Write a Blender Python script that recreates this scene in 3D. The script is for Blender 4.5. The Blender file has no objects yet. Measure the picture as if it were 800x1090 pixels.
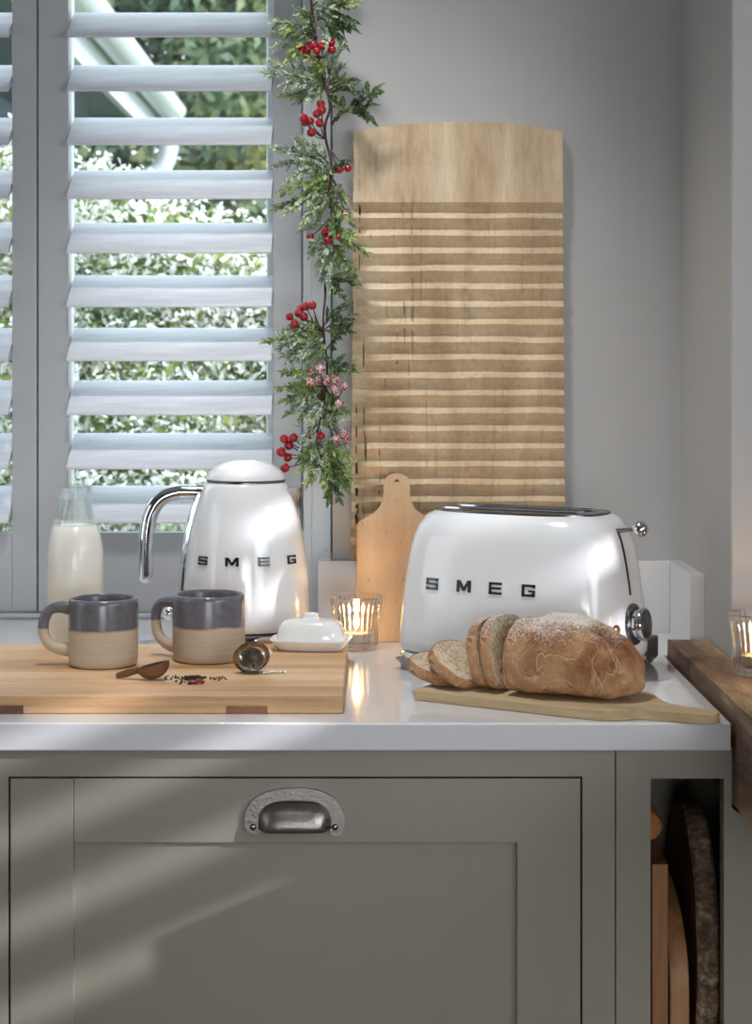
import bpy, bmesh, math, random
import numpy as np
from mathutils import Vector, Matrix, noise
random.seed(7)
SC = bpy.context.scene
COL = SC.collection
PI = math.pi
F_PX, EYE, WT = 1890.0, 1.272, 0.9          # focal length in pixels, eye height, worktop height

def P(px, py, D):                            # a point seen at (px,py) lying D metres away
    return Vector(((px-400)/F_PX*D, D, EYE-(py-390)/F_PX*D))

def lin(c):
    if isinstance(c, str):
        c = [int(c[i:i+2], 16)/255 for i in (0, 2, 4)]
    return tuple(x/12.92 if x <= .04045 else ((x+.055)/1.055)**2.4 for x in c)+(1.0,)

# ------------------------------------------------------------------ mesh builder
class MB:
    def __init__(s): s.v = []; s.f = []; s.m = []; s.cur = 0
    def add(s, vs, fs, M=None):
        b = len(s.v)
        for v in vs:
            v = Vector(v)
            s.v.append(M @ v if M else v)
        for f in fs:
            s.f.append([b+i for i in f]); s.m.append(s.cur)
        return s
    def box(s, x0, x1, y0, y1, z0, z1, M=None):
        vs = [(x0,y0,z0),(x1,y0,z0),(x1,y1,z0),(x0,y1,z0),(x0,y0,z1),(x1,y0,z1),(x1,y1,z1),(x0,y1,z1)]
        return s.add(vs, [(0,3,2,1),(4,5,6,7),(0,1,5,4),(1,2,6,5),(2,3,7,6),(3,0,4,7)], M)
    def rings(s, rs, cap0=True, cap1=True, M=None, closed=True):
        n = len(rs[0]); vs = [p for r in rs for p in r]; fs = []
        for i in range(len(rs)-1):
            for j in range(n if closed else n-1):
                k = (j+1) % n
                fs.append((i*n+j, i*n+k, (i+1)*n+k, (i+1)*n+j))
        if cap0: fs.append(tuple(range(n))[::-1])
        if cap1: fs.append(tuple((len(rs)-1)*n+j for j in range(n)))
        return s.add(vs, fs, M)
    def loop(s, rs, M=None):                 # rings joined end to end (torus-like)
        n = len(rs[0]); R = len(rs); vs = [p for r in rs for p in r]; fs = []
        for i in range(R):
            for j in range(n):
                k = (j+1) % n; i2 = (i+1) % R
                fs.append((i*n+j, i*n+k, i2*n+k, i2*n+j))
        return s.add(vs, fs, M)
    def lathe(s, prof, n=64, M=None, wob=None):
        rs = []
        for (r, z) in prof:
            rs.append([( (wob(a, r, z) if wob else r)*math.cos(a), (wob(a, r, z) if wob else r)*math.sin(a), z)
                       for a in (2*PI*j/n for j in range(n))])
        return s.rings(rs, prof[0][0] > 1e-9, prof[-1][0] > 1e-9, M)
    def tube(s, pts, rad, n=12, cap=True, M=None, flat=None):
        pts = [Vector(p) for p in pts]
        if not hasattr(rad, '__len__'): rad = [rad]*len(pts)
        rs = []; up = None
        for i, p in enumerate(pts):
            t = (pts[min(i+1, len(pts)-1)]-pts[max(i-1, 0)])
            t = t.normalized() if t.length > 1e-9 else Vector((0,0,1))
            if up is None:
                up = Vector((0,1,0)) if abs(t.y) < .9 else Vector((1,0,0))
            up = (up - t*up.dot(t)).normalized(); sd = t.cross(up)
            k = flat or 1.0
            rs.append([p+(sd*math.cos(2*PI*j/n)*k+up*math.sin(2*PI*j/n))*rad[i] for j in range(n)])
        return s.rings(rs, cap, cap, M)
    def prism(s, poly, z0, z1, M=None):
        return s.rings([[(x, y, z0) for x, y in poly], [(x, y, z1) for x, y in poly]], M=M)
    def ball(s, c, r, n=12, k=8, sc=(1,1,1)):
        c = Vector(c); rs = []
        vs = [c+Vector((0,0,-r*sc[2]))]
        for i in range(1, k):
            t = -PI/2+PI*i/k
            vs += [c+Vector((r*math.cos(t)*math.cos(2*PI*j/n)*sc[0], r*math.cos(t)*math.sin(2*PI*j/n)*sc[1], r*math.sin(t)*sc[2])) for j in range(n)]
        vs.append(c+Vector((0,0,r*sc[2]))); fs = []
        for j in range(n):
            fs.append((0, 1+(j+1) % n, 1+j))
            fs.append((len(vs)-1, len(vs)-1-n+j, len(vs)-1-n+(j+1) % n))
        for i in range(k-2):
            for j in range(n):
                fs.append((1+i*n+j, 1+i*n+(j+1) % n, 1+(i+1)*n+(j+1) % n, 1+(i+1)*n+j))
        return s.add(vs, fs)
    def build(s, name, mat, parent=None, smooth=True, ang=40, bevel=0, seg=3, subd=0, loc=None, rotz=0, recalc=True):
        me = bpy.data.meshes.new(name)
        me.from_pydata([tuple(v) for v in s.v], [], s.f)
        for m in (mat if isinstance(mat, (list, tuple)) else [mat]): me.materials.append(m)
        if any(s.m): me.polygons.foreach_set('material_index', s.m)
        if recalc:
            b = bmesh.new(); b.from_mesh(me); bmesh.ops.recalc_face_normals(b, faces=b.faces); b.to_mesh(me); b.free()
        me.update()
        if smooth:
            me.polygons.foreach_set('use_smooth', [True]*len(me.polygons))
            if ang: me.set_sharp_from_angle(angle=math.radians(ang))
        o = bpy.data.objects.new(name, me); COL.objects.link(o)
        if parent: o.parent = parent
        if loc: o.location = loc
        if rotz: o.rotation_euler.z = rotz
        if bevel:
            md = o.modifiers.new('bevel', 'BEVEL'); md.width = bevel; md.segments = seg; md.limit_method = 'ANGLE'
            md.angle_limit = math.radians(35); md.harden_normals = False
            me.polygons.foreach_set('use_smooth', [True]*len(me.polygons))
            wn_ = o.modifiers.new('normals', 'WEIGHTED_NORMAL'); wn_.weight = 100
        if subd:
            md = o.modifiers.new('subd', 'SUBSURF'); md.levels = subd; md.render_levels = subd
        return o

def thing(name, label, cat, loc=(0,0,0), rotz=0, group=None):
    o = bpy.data.objects.new(name, None); COL.objects.link(o); o.empty_display_size = .02
    o.location = loc; o.rotation_euler = (0, 0, rotz)
    return tag(o, label, cat, group)
def tag(o, label, cat, group=None, kind=None):
    o['label'] = label; o['category'] = cat
    if group: o['group'] = group
    if kind: o['kind'] = kind
    return o
def struct(o, label=None):
    o['kind'] = 'structure'
    if label: o['label'] = label
    return o
def cut(o, cutters):                         # real holes: apply a boolean and drop the cutter
    for c in cutters:
        md = o.modifiers.new('b', 'BOOLEAN'); md.operation = 'DIFFERENCE'; md.object = c; md.solver = 'EXACT'
    bpy.context.view_layer.update()
    dg = bpy.context.evaluated_depsgraph_get()
    me = bpy.data.meshes.new_from_object(o.evaluated_get(dg))
    o.modifiers.clear(); o.data = me
    for c in cutters: bpy.data.objects.remove(c, do_unlink=True)
    me.polygons.foreach_set('use_smooth', [True]*len(me.polygons)); me.set_sharp_from_angle(angle=math.radians(35))
    return o
def superell(a, b, n, N=96, z=0.0):
    out = []
    for j in range(N):
        t = 2*PI*j/N; c, s_ = math.cos(t), math.sin(t)
        out.append((a*math.copysign(abs(c)**(2/n), c), b*math.copysign(abs(s_)**(2/n), s_), z))
    return out
def roundpoly(pts, r, k=6):                   # round the corners of a 2D polygon; r a number or list
    out = []; n = len(pts)
    for i in range(n):
        p0, p1, p2 = Vector(pts[i-1]), Vector(pts[i]), Vector(pts[(i+1) % n])
        rr = r[i] if hasattr(r, '__len__') else r
        d0 = (p0-p1); d2 = (p2-p1); q = min(rr, d0.length*.48, d2.length*.48)
        if q < 1e-6: out.append(tuple(p1)); continue
        a, c = p1+d0.normalized()*q, p1+d2.normalized()*q
        for j in range(k+1):
            t = j/k
            out.append(tuple(a*(1-t)**2+p1*2*t*(1-t)+c*t*t))
    return out
def catmull(pts, k=6):
    pts = [Vector(p) for p in pts]; out = []
    q = [pts[0]*2-pts[1]]+pts+[pts[-1]*2-pts[-2]]
    for i in range(1, len(q)-2):
        for j in range(k):
            t = j/k; a, b, c, d = q[i-1], q[i], q[i+1], q[i+2]
            out.append(.5*((2*b)+(c-a)*t+(2*a-5*b+4*c-d)*t*t+(3*b-a-3*c+d)*t**3))
    out.append(pts[-1]); return out

# ------------------------------------------------------------------ materials
class NT:
    def __init__(s, name):
        s.mat = bpy.data.materials.new(name); s.mat.use_nodes = True
        s.t = s.mat.node_tree; s.t.nodes.clear()
        s.out = s.n('ShaderNodeOutputMaterial'); s.b = s.n('ShaderNodeBsdfPrincipled')
        s.l(s.b.outputs[0], s.out.inputs[0])
    def n(s, t, **kw):
        x = s.t.nodes.new(t)
        for k, v in kw.items(): setattr(x, k, v)
        return x
    def l(s, a, b): s.t.links.new(a, b)
    def coord(s, scale=(1,1,1), loc=(0,0,0), rot=(0,0,0)):
        tc = s.n('ShaderNodeTexCoord'); mp = s.n('ShaderNodeMapping')
        mp.inputs['Scale'].default_value = scale; mp.inputs['Location'].default_value = loc; mp.inputs['Rotation'].default_value = rot
        s.l(tc.outputs['Object'], mp.inputs[0]); return mp.outputs[0]
    def noise(s, vec, scale, detail=4, rough=.55, dist=0):
        x = s.n('ShaderNodeTexNoise'); x.inputs['Scale'].default_value = scale; x.inputs['Detail'].default_value = detail
        x.inputs['Roughness'].default_value = rough; x.inputs['Distortion'].default_value = dist
        s.l(vec, x.inputs['Vector']); return x.outputs['Fac']
    def ramp(s, fac, stops):
        r = s.n('ShaderNodeValToRGB'); e = r.color_ramp.elements
        while len(e) < len(stops): e.new(.5)
        for i, (p, c) in enumerate(stops): e[i].position = p; e[i].color = c
        s.l(fac, r.inputs[0]); return r.outputs[0]
    def mix(s, fac, a, b, mode='MIX'):
        m = s.n('ShaderNodeMix'); m.data_type = 'RGBA'; m.blend_type = mode
        for v, i in ((fac, 0), (a, 6), (b, 7)):
            if hasattr(v, 'is_output'): s.l(v, m.inputs[i])
            else: m.inputs[i].default_value = v
        return m.outputs[2]
    def math(s, op, a, b=0.0):
        m = s.n('ShaderNodeMath'); m.operation = op
        for v, i in ((a, 0), (b, 1)):
            if hasattr(v, 'is_output'): s.l(v, m.inputs[i])
            else: m.inputs[i].default_value = v
        return m.outputs[0]
    def bump(s, h, strength=.3, dist=.001, prev=None):
        b = s.n('ShaderNodeBump'); b.inputs['Strength'].default_value = strength; b.inputs['Distance'].default_value = dist
        s.l(h, b.inputs['Height'])
        if prev is not None: s.l(prev, b.inputs['Normal'])
        s.l(b.outputs[0], s.b.inputs['Normal']); return b.outputs[0]
    def set(s, **kw):
        for k, v in kw.items():
            i = s.b.inputs[k.replace('_', ' ')]
            if hasattr(v, 'is_output'): s.l(v, i)
            else: i.default_value = v
        return s
BW = lambda v: (v, v, v, 1)

def paint(name, col, rough=.5, var=.04, bump=.05, scale=180):
    m = NT(name); c = m.coord()
    f = m.noise(c, 6, 3); col = lin(col)
    a = tuple(x*(1-var) for x in col[:3])+(1,); b = tuple(min(1, x*(1+var)) for x in col[:3])+(1,)
    m.set(Base_Color=m.ramp(f, [(.3, a), (.7, b)]), Roughness=rough)
    if bump: m.bump(m.noise(c, scale, 3), bump, .0006)
    return m.mat
def gloss(name, col, rough=.08, coat=.5, var=.015):
    m = NT(name); c = m.coord(); col = lin(col)
    f = m.noise(c, 14, 2)
    m.set(Base_Color=m.mix(f, tuple(x*(1-var) for x in col[:3])+(1,), col), Roughness=rough, Coat_Weight=coat, Coat_Roughness=.07)
    return m.mat
def metal(name, col, rough=.1, var=.05, bump=0):
    m = NT(name); c = m.coord(); f = m.noise(c, 60, 4)
    m.set(Base_Color=lin(col), Metallic=1.0, Roughness=m.ramp(f, [(.2, BW(max(0, rough-var))), (.8, BW(rough+var))]))
    if bump: m.bump(m.noise(c, 240, 4), bump, .0008)
    return m.mat
def wood(name, cols, axis='X', freq=60, stretch=14, rough=.55, bump=.15, pores=.35, seed=0, knots=0, porecol=None, extra=None):
    """grain lines run along axis; cols = [dark, mid, light]"""
    m = NT(name)
    sc = {'X': (1/stretch,1,1), 'Y': (1,1/stretch,1), 'Z': (1,1,1/stretch)}[axis]
    c = m.coord(sc, (seed*3.1, seed*1.7, seed*2.3))
    big = m.noise(c, freq*.35, 3, .5, .6); fine = m.noise(c, freq*2.2, 5, .65, .3)
    h = m.math('ADD', m.math('MULTIPLY', big, .65), m.math('MULTIPLY', fine, .35))
    col = m.ramp(h, [(.33, lin(cols[0])), (.5, lin(cols[1])), (.66, lin(cols[2]))])
    sc2 = tuple(1 if abs(x-1) < 1e-6 else 1/(stretch*.35) for x in sc)
    c2 = m.coord(sc2, (seed*5.1, seed, 0)); p = m.noise(c2, freq*9, 2, .5)
    pr = m.ramp(p, [(.28, BW(1)), (.38, BW(0))])
    col = m.mix(m.math('MULTIPLY', pr, pores), col, lin(porecol or cols[0]))
    if knots:
        c3 = m.coord((1,1,1), (seed, 0, 0)); k = m.n('ShaderNodeTexVoronoi'); k.inputs['Scale'].default_value = knots
        m.l(c3, k.inputs['Vector'])
        kr = m.ramp(k.outputs['Distance'], [(.03, BW(.8)), (.09, BW(0))])
        col = m.mix(kr, col, lin(cols[0]))
    if extra: col = extra(m, col)
    m.set(Base_Color=col, Roughness=rough)
    m.bump(m.math('ADD', fine, m.math('MULTIPLY', pr, -.6)), bump, .0008)
    return m.mat
def glass(name, col=(1,1,1,1), rough=0.0, mixt=0.0, ior=1.47):
    m = NT(name); c = m.coord(); m.set(Base_Color=col, Roughness=m.ramp(m.noise(c, 40, 2), [(0, BW(rough)), (1, BW(rough+.01))]), IOR=ior, Transmission_Weight=1.0)
    if mixt:
        tr = m.n('ShaderNodeBsdfTransparent'); tr.inputs[0].default_value = col
        mx = m.n('ShaderNodeMixShader'); mx.inputs[0].default_value = mixt
        m.l(m.b.outputs[0], mx.inputs[1]); m.l(tr.outputs[0], mx.inputs[2]); m.l(mx.outputs[0], m.out.inputs[0])
    return m.mat
def paneglass(name):
    m = NT(name); tr = m.n('ShaderNodeBsdfTransparent'); tr.inputs[0].default_value = (.95,.97,.97,1)
    gl = m.n('ShaderNodeBsdfGlossy'); gl.inputs['Roughness'].default_value = .02
    mx = m.n('ShaderNodeMixShader'); mx.inputs[0].default_value = .06
    m.l(tr.outputs[0], mx.inputs[1]); m.l(gl.outputs[0], mx.inputs[2]); m.l(mx.outputs[0], m.out.inputs[0])
    return m.mat
def emit(name, col, strength):
    m = NT(name); c = m.coord(); f = m.noise(c, 100, 1)
    m.set(Base_Color=(0,0,0,1), Emission_Color=m.mix(f, lin(col), lin(col)), Emission_Strength=strength); return m.mat

M = {}
M['wall'] = paint('wall_paint', 'b4b4b3', .6, .015, .06, 260)
M['room'] = paint('room_paint', '8f8f8d', .7, .02, .04)
M['ceiling'] = paint('ceiling_paint', 'b4b4b2', .7, .015, .04)
M['floor'] = wood('floor_oak', ['6d5138', '8a6a4a', 'a38562'], 'Y', 30, 20)
M['shutter'] = paint('shutter_paint', 'b2b4b7', .35, .02, .05, 120); M['post'] = paint('frame_post_paint_lit', 'cfd1d3', .35, .02, .05, 120)  # post gets a lighter copy of the shutter paint, standing in for light on it
def louvre_mat():  # lighter copy of the shutter paint, daylight on the slats put into its colour
    m = NT('louvre_paint_lit'); c = m.coord((.12, 1, 1)); f = m.noise(c, 60, 4, .6, .5)
    m.set(Base_Color=m.ramp(f, [(.3, lin('c6cad2')), (.65, lin('dfe2e8'))]), Roughness=.42); m.bump(f, .15, .0006); return m.mat
M['louvre'] = louvre_mat()
M['upvc'] = paint('window_frame_white', 'eceeee', .3, .01, 0)
M['pane'] = paneglass('window_pane')
M['quartz'] = gloss('white_quartz', 'dadbdd', .12, .3)
M['cabinet'] = paint('cabinet_paint', '8d887c', .42, .02, .10, 150)
M['enamel'] = gloss('white_enamel', 'e6e8ea', .17, .45)
M['porcelain'] = gloss('white_porcelain', 'eeefef', .12, .5)
M['chrome'] = metal('chrome', 'd8dade', .06, .02)
M['steel'] = metal('brushed_steel', '8c8c8e', .25, .06)
M['darksteel'] = metal('dark_dial_steel', '74747a', .32, .05)
M['pewter'] = metal('pewter', '96908b', .42, .12, .6)
M['black'] = paint('black_plastic', '101113', .35, .1, 0)
M['greyplastic'] = paint('grey_plastic', '4a4a4e', .4, .05, .05)
M['letter'] = metal('letter_chrome', '55575b', .26, .03)
# ================================================================== room shell
WALL_Y = 2.497
REV_X = -.0608                               # right reveal of the window recess
CEIL = 2.5
XL, XR, YR = -2.1, 1.35, -2.2
def wallbox(name, mat, *boxes, bevel=0, label=None):
    b = MB()
    for x in boxes: b.box(*x)
    return struct(b.build(name, mat, smooth=False, bevel=bevel), label)
wallbox('floor', M['floor'], (XL-.1, XR+.1, YR-.1, 2.9, -.1, 0))
wallbox('ceiling', M['ceiling'], (XL-.1, XR+.1, YR-.1, 2.9, CEIL, CEIL+.1))
# back wall around the window recess (recess runs from worktop level upward)
WIN_T, WIN_L = 2.28, -1.30
wallbox('wall_back', M['wall'], (REV_X, .429, WALL_Y, 2.9, 0, CEIL), (WIN_L, REV_X, WALL_Y, 2.9, WIN_T, CEIL),
        (XL, WIN_L, WALL_Y, 2.9, 0, CEIL), (WIN_L, REV_X, WALL_Y, 2.9, 0, .868))
# pier on the right: side face towards the window, front face towards the room
wallbox('wall_pier', M['wall'], (.429, XR, 2.145, 2.9, 0, CEIL), bevel=.004)
RW = (-.75, 1.50, 1.22, 1.90)                  # opening of the room's other window (y0,y1,z0,z1)
wallbox('wall_right', M['room'], (XR, XR+.12, YR, RW[0], 0, CEIL), (XR, XR+.12, RW[1], 2.145, 0, CEIL),
        (XR, XR+.12, RW[0], RW[1], 0, RW[2]), (XR, XR+.12, RW[0], RW[1], RW[3], CEIL))
wallbox('wall_left', M['room'], (XL-.1, XL, YR, 2.9, 0, CEIL))
wallbox('wall_rear', M['room'], (XL-.1, XR+.1, YR-.1, YR, 0, CEIL))

# upstands of white quartz
UZ = .1005
wallbox('trim_1', M['quartz'], (REV_X-.02, .4091, 2.477, 2.4968, WT, WT+UZ), bevel=.0006, label='low white upstand along the back wall behind the toaster')
wallbox('trim_2', M['quartz'], (REV_X-.02, REV_X-.0005, 2.4972, 2.598, WT, WT+UZ), bevel=.002, label='short white upstand returning into the window recess')
wallbox('trim_3', M['quartz'], (.4093, .4288, 2.316, 2.4968, WT, WT+UZ), bevel=.0006, label='short white upstand on the side wall')

# window behind the shutters
wn = bpy.data.objects.new('window_1', None); COL.objects.link(wn); struct(wn, 'white framed window behind the shutters')
WY = 2.72
b = MB(); b.box(WIN_L, REV_X, WY-.03, WY+.04, .9, .945); b.box(WIN_L, REV_X, WY-.03, WY+.04, 2.2, WIN_T)
for x0, x1 in ((WIN_L, -1.22), (-.545, -.468), (-.166, REV_X)): b.box(x0, x1, WY-.03, WY+.04, .945, 2.2)
b.build('window_frame', M['upvc'], wn, bevel=.004)
b = MB(); b.box(-1.24, -.52, WY-.002, WY+.002, .93, 2.22); b.build('pane', M['pane'], wn, smooth=False)
b = MB(); b.box(-.49, -.15, WY-.002, WY+.002, .93, 2.22); b.build('pane', M['pane'], wn, smooth=False)

# shutter frame in the recess
b = MB()
b.box(-.1065, -.094, 2.606, 2.66, .9005, WIN_T); b.box(-.094, -.066, 2.600, 2.66, .9005, WIN_T)
sf = struct(b.build('trim_4', M['post'], bevel=.0015), 'pale grey shutter frame post in the window recess')
b = MB(); b.tube([(-1.29, 2.612, .9045), (-.108, 2.612, .9045)], .0038, 10)
struct(b.build('trim_5', M['shutter']), 'thin bead along the foot of the shutters')

PITCH, DYH, DZH = .0792, .0375, .0245
def shutter(name, label, x0, x1, sw0, sw1):
    """x0,x1 outer edges; sw stile widths"""
    t = thing(name, label, 'shutter', ((x0+x1)/2, 2.64, .909), group='plantation shutters in the window recess')
    ox, oz = (x0+x1)/2, .909
    yf, yb = -.0135, .0135
    zt = 2.262-oz
    for a, c in ((x0, x0+sw0), (x1-sw1, x1)):
        MB().box(a-ox, c-ox, yf, yb, 0, zt).build('stile', M['shutter'], t, bevel=.002)
    MB().box(x0+sw0-ox, x1-sw1-ox, yf+.001, yb-.001, 0, 1.026-oz).build('bottom_rail', M['shutter'], t, bevel=.0015)
    MB().box(x0+sw0-ox, x1-sw1-ox, yf+.001, yb-.001, 2.18-oz, zt).build('top_rail', M['shutter'], t, bevel=.0015)
    a, c = x0+sw0+.0012-ox, x1-sw1-.0012-ox
    src = None
    for k in range(-4, 10):
        zc = 1.067+(9-k)*PITCH-oz
        if src is None:
            th = math.atan2(DZH, DYH); W = math.hypot(DYH, DZH); prof = []
            for j in range(28):
                u = 2*PI*j/28; y = W*math.copysign(abs(math.cos(u))**.9, math.cos(u)); z = .0052*math.copysign(abs(math.sin(u))**.75, math.sin(u))
                prof.append((y*math.cos(th)-z*math.sin(th), y*math.sin(th)+z*math.cos(th)))
            src = MB().rings([[(a, y, z) for y, z in prof], [(c, y, z) for y, z in prof]]).build('louvre', M['louvre'], t, ang=50)
            src.location = (0, 0, zc)
        else:
            o = src.copy(); COL.objects.link(o); o.parent = t; o.location = (0, 0, zc)
    return t
shutter('window_shutter', 'wide grey louvred shutter panel behind the kettle and milk bottle', -.4995, -.1098, .045, .0425)
shutter('window_shutter', 'louvred shutter panel cut off by the photo edge, past the dark centre gap', -.90, -.5018, .045, .0365)

# the room's other window, out of frame on the right: shutters that break the sun into bands
w2 = bpy.data.objects.new('window_2', None); COL.objects.link(w2); struct(w2)
b = MB(); y0, y1, z0, z1 = RW
b.box(XR-.02, XR+.1, y0, y0+.05, z0, z1); b.box(XR-.02, XR+.1, y1-.05, y1, z0, z1)
b.box(XR-.02, XR+.1, y0, y1, z0, z0+.05); b.box(XR-.02, XR+.1, y0, y1, z1-.05, z1)
b.box(XR-.02, XR+.1, 1.0, 1.27, z0, z1)  # unseen wide post added to keep the sun off the door's right half
b.build('window_frame', M['upvc'], w2)
b = MB()
zz = z0+.06
SLAT_P, SLAT_W, SLAT_T = .095, .075, -24
while zz < z1-.04:
    th = math.radians(SLAT_T); w = SLAT_W/2; hh = .005
    pr = []
    for j in range(12):
        u = 2*PI*j/12; px, pz = w*math.cos(u), hh*math.sin(u)
        pr.append((px*math.cos(th)-pz*math.sin(th), px*math.sin(th)+pz*math.cos(th)))
    b.rings([[(XR+.03+p, y0+.05, zz+q) for p, q in pr], [(XR+.03+p, y1-.05, zz+q) for p, q in pr]])
    zz += SLAT_P
b.build('louvre', M['louvre'], w2)

# ================================================================== worktop and cabinets
poly = [(-1.6, 1.853), (.3706, 1.853), (.3706, 2.293), (.4285, 2.293), (.4285, 2.4965), (REV_X-.001, 2.4965), (REV_X-.001, 2.70), (-1.29, 2.70), (-1.29, 2.4965), (-1.6, 2.4965)]
o = MB().prism(poly, WT-.0295, WT).build('worktop', M['quartz'], bevel=.0022)
tag(o, 'long glossy white stone worktop running under the window', 'worktop')

CY = 1.873                                   # cabinet face
Z0, ZT = .0, WT-.0297
dw = thing('kitchen_cabinet', 'olive grey base cabinet with wide panelled door and metal cup handle', 'cabinet', (-.085, CY, 0))
ox = -.085
def cb(b, x0, x1, y0, y1, z0, z1): b.box(x0-ox, x1-ox, y0-CY, y1-CY, z0, z1)
DX0, DX1, DZ0, DZ1 = -.3855, .2155, .15, .8372
b = MB()
cb(b, -.437, DX0-.0022, CY, CY+.022, .1, ZT); cb(b, DX1+.0022, .2518, CY, CY+.022, .1, ZT)
cb(b, DX0-.0022, DX1+.0022, CY, CY+.022, DZ1+.0022, ZT); cb(b, DX0-.0022, DX1+.0022, CY, CY+.022, .1, DZ0-.002)
b.build('face_frame', M['cabinet'], dw, smooth=False)
b = MB(); cb(b, -.437, -.42, CY+.0225, 2.44, .1, ZT); cb(b, .235, .2518, CY+.0225, 2.44, .1, ZT); cb(b, -.42, .235, 2.42, 2.44, .1, ZT)
cb(b, -.42, .235, CY+.0225, 2.42, .1, .118); cb(b, -.437, .2518, CY+.05, CY+.068, 0, .1); cb(b, -.42, .235, CY+.03, 2.42, .845, ZT)
b.build('carcass', M['cabinet'], dw)
PX0, PX1, PZ0, PZ1 = -.3185, .1487, .24, .7695
dr = bpy.data.objects.new('door', None); COL.objects.link(dr); dr.parent = dw
T = .020
b = MB(); cb(b, DX0, PX0-.0004, CY, CY+T, DZ0, DZ1); b.build('stile', M['cabinet'], dr, bevel=.0008, seg=2)
b = MB(); pl = [(PX0, DZ0), (DX1, DZ0), (DX1, DZ1), (PX0, DZ1), (PX0, PZ1), (PX1, PZ1), (PX1, PZ0), (PX0, PZ0)]
b.rings([[(x-ox, y, z) for x, z in pl] for y in (0, T)])
b.build('rail', M['cabinet'], dr, bevel=.0007, seg=2)
b = MB(); cb(b, PX0-.001, PX1+.001, CY+.0105, CY+.017, PZ0-.001, PZ1+.001); b.build('door_panel', M['cabinet'], dr, smooth=False)
# cup handle
hx, hz = P(313, 865, CY).x-ox, P(313, 865, CY).z
def hpt(px, py): q = P(px, py, CY); return (q.x-ox, q.z)
outer, inner = [], []
for j in range(33):
    a = PI-(PI*j/32)
    outer.append(hpt(313.8+52.8*math.copysign(abs(math.cos(a))**.85, math.cos(a)), 876-37.5*abs(math.sin(a))**.8))
    inner.append(hpt(313.8+39*math.copysign(abs(math.cos(a))**.7, math.cos(a)), 877-27*abs(math.sin(a))**.75))
endR = [hpt(313.8+x, y) for x, y in ((52.3, 881), (49, 886.5), (43, 888), (38, 886), (37.5, 881))]
endL = [hpt(313.8-x, y) for x, y in ((37.5, 881), (38, 886), (43, 888), (49, 886.5), (52.3, 881))]
ringp = outer+endR+inner[::-1]+endL
b = MB()
A = [(x, -.0005, z) for x, z in ringp]; Bk = [(x, -.0042, z) for x, z in ringp]
n = len(ringp); no = 33
vs = A+Bk; fs = []
for j in range(n): fs.append((j, (j+1) % n, n+(j+1) % n, n+j))
# front / back faces as strips between the outer and inner arcs, plus the two rounded feet
iR = no+5; 
for base in (0, n):
    for j in range(no-1):
        fs.append((base+j, base+j+1, base+iR+(no-1-(j+1)), base+iR+(no-1-j)))
    fs.append(tuple(base+k for k in range(no-1, iR+1)))
    fs.append(tuple([base+k for k in range(iR+no-1, n)]+[base+0]))
b.add(vs, fs)
hd = bpy.data.objects.new('cup_handle', None)
b2 = MB()
# the cup: a quarter shell bulging forward, open at the bottom
R = []
for i in range(9):
    ph = i/8*PI/2                            # 0 at the plate, pi/2 at the front lip
    ring = []
    for j in range(33):
        a = PI-(PI*j/32)
        x = 313.8+38.5*math.copysign(abs(math.cos(a))**.55, math.cos(a))*(.99-.16*math.sin(ph)**2)
        y = 880-(27*abs(math.sin(a))**.6)*(math.cos(ph)**.8*.93+.07) + 2.5*math.sin(ph)
        q = hpt(x, y); ring.append((q[0], -.004-.021*math.sin(ph)*(.25+.75*abs(math.sin(a))**.5), q[1]))
    R.append(ring)
b2.rings(R, False, False, closed=False)
b.v += b2.v; nb = len(b.v)-len(b2.v)
for f in b2.f: b.f.append([i+nb for i in f]); b.m.append(0)
hd = b.build('cup_handle', M['pewter'], dr, ang=50); md = hd.modifiers.new('sol', 'SOLIDIFY'); md.thickness = .0016; md.offset = 0
for px in (269.5, 356.5):
    q = hpt(px, 879); sb = MB(); sb.ball((q[0], -.0052, q[1]), .0036, 14, 8, (1, .6, 1)); sb.build('screw', M['steel'], dr)

# open tray cabinet
tc = thing('tray_cabinet', 'narrow open grey cabinet holding wooden boards on edge', 'cabinet', (.3106, CY, 0)); ox = .3106
NX0, NX1, NZ1 = .2894, .3668, .8372
b = MB()
cb(b, .2532, NX0, CY, CY+.022, .1, ZT); cb(b, NX0, NX1, CY, CY+.022, NZ1, ZT); cb(b, NX0, NX1, CY, CY+.022, .1, .46)
pl = [(NX1, .1), (.56, .1), (.56, .7995), (.385, .7995), (.3752, .806), (.3752, ZT), (NX1, ZT)]
b.rings([[(x-ox, y, z) for x, z in pl] for y in (0, .022)])
b.build('face_frame', M['cabinet'], tc, smooth=False)
b2 = MB(); cb(b2, .2532, .2680, CY+.0225, 2.27, .1, ZT); cb(b2, .392, .403, CY+.0225, 2.27, .1, .80); cb(b2, .268, .392, 2.25, 2.27, .1, ZT)
cb(b2, .268, .372, CY+.0225, 2.25, .842, ZT); b2.build('carcass', M['cabinet'], tc, smooth=False)
b = MB(); cb(b, .2685, .3915, CY+.0225, 2.2495, .455, .472); b.build('shelf', M['cabinet'], tc, smooth=False)
wallbox('wall_side', M['cabinet'], (.4045, .60, CY+.0225, 2.143, 0, .7985), label=None)
# next cabinet along, mostly cut off by the photo edge
nb_ = thing('kitchen_cabinet', 'next grey cabinet, only its edge seen past the wide door', 'cabinet', (-.64, CY, 0)); ox = -.64
b = MB(); cb(b, -.8425, -.4374, CY, CY+.022, .1, ZT); b.build('face_frame', M['cabinet'], nb_, smooth=False)
b = MB(); cb(b, -.8425, -.4374, CY+.0225, 2.44, .1, ZT); b.build('carcass', M['cabinet'], nb_, smooth=False)

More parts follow.
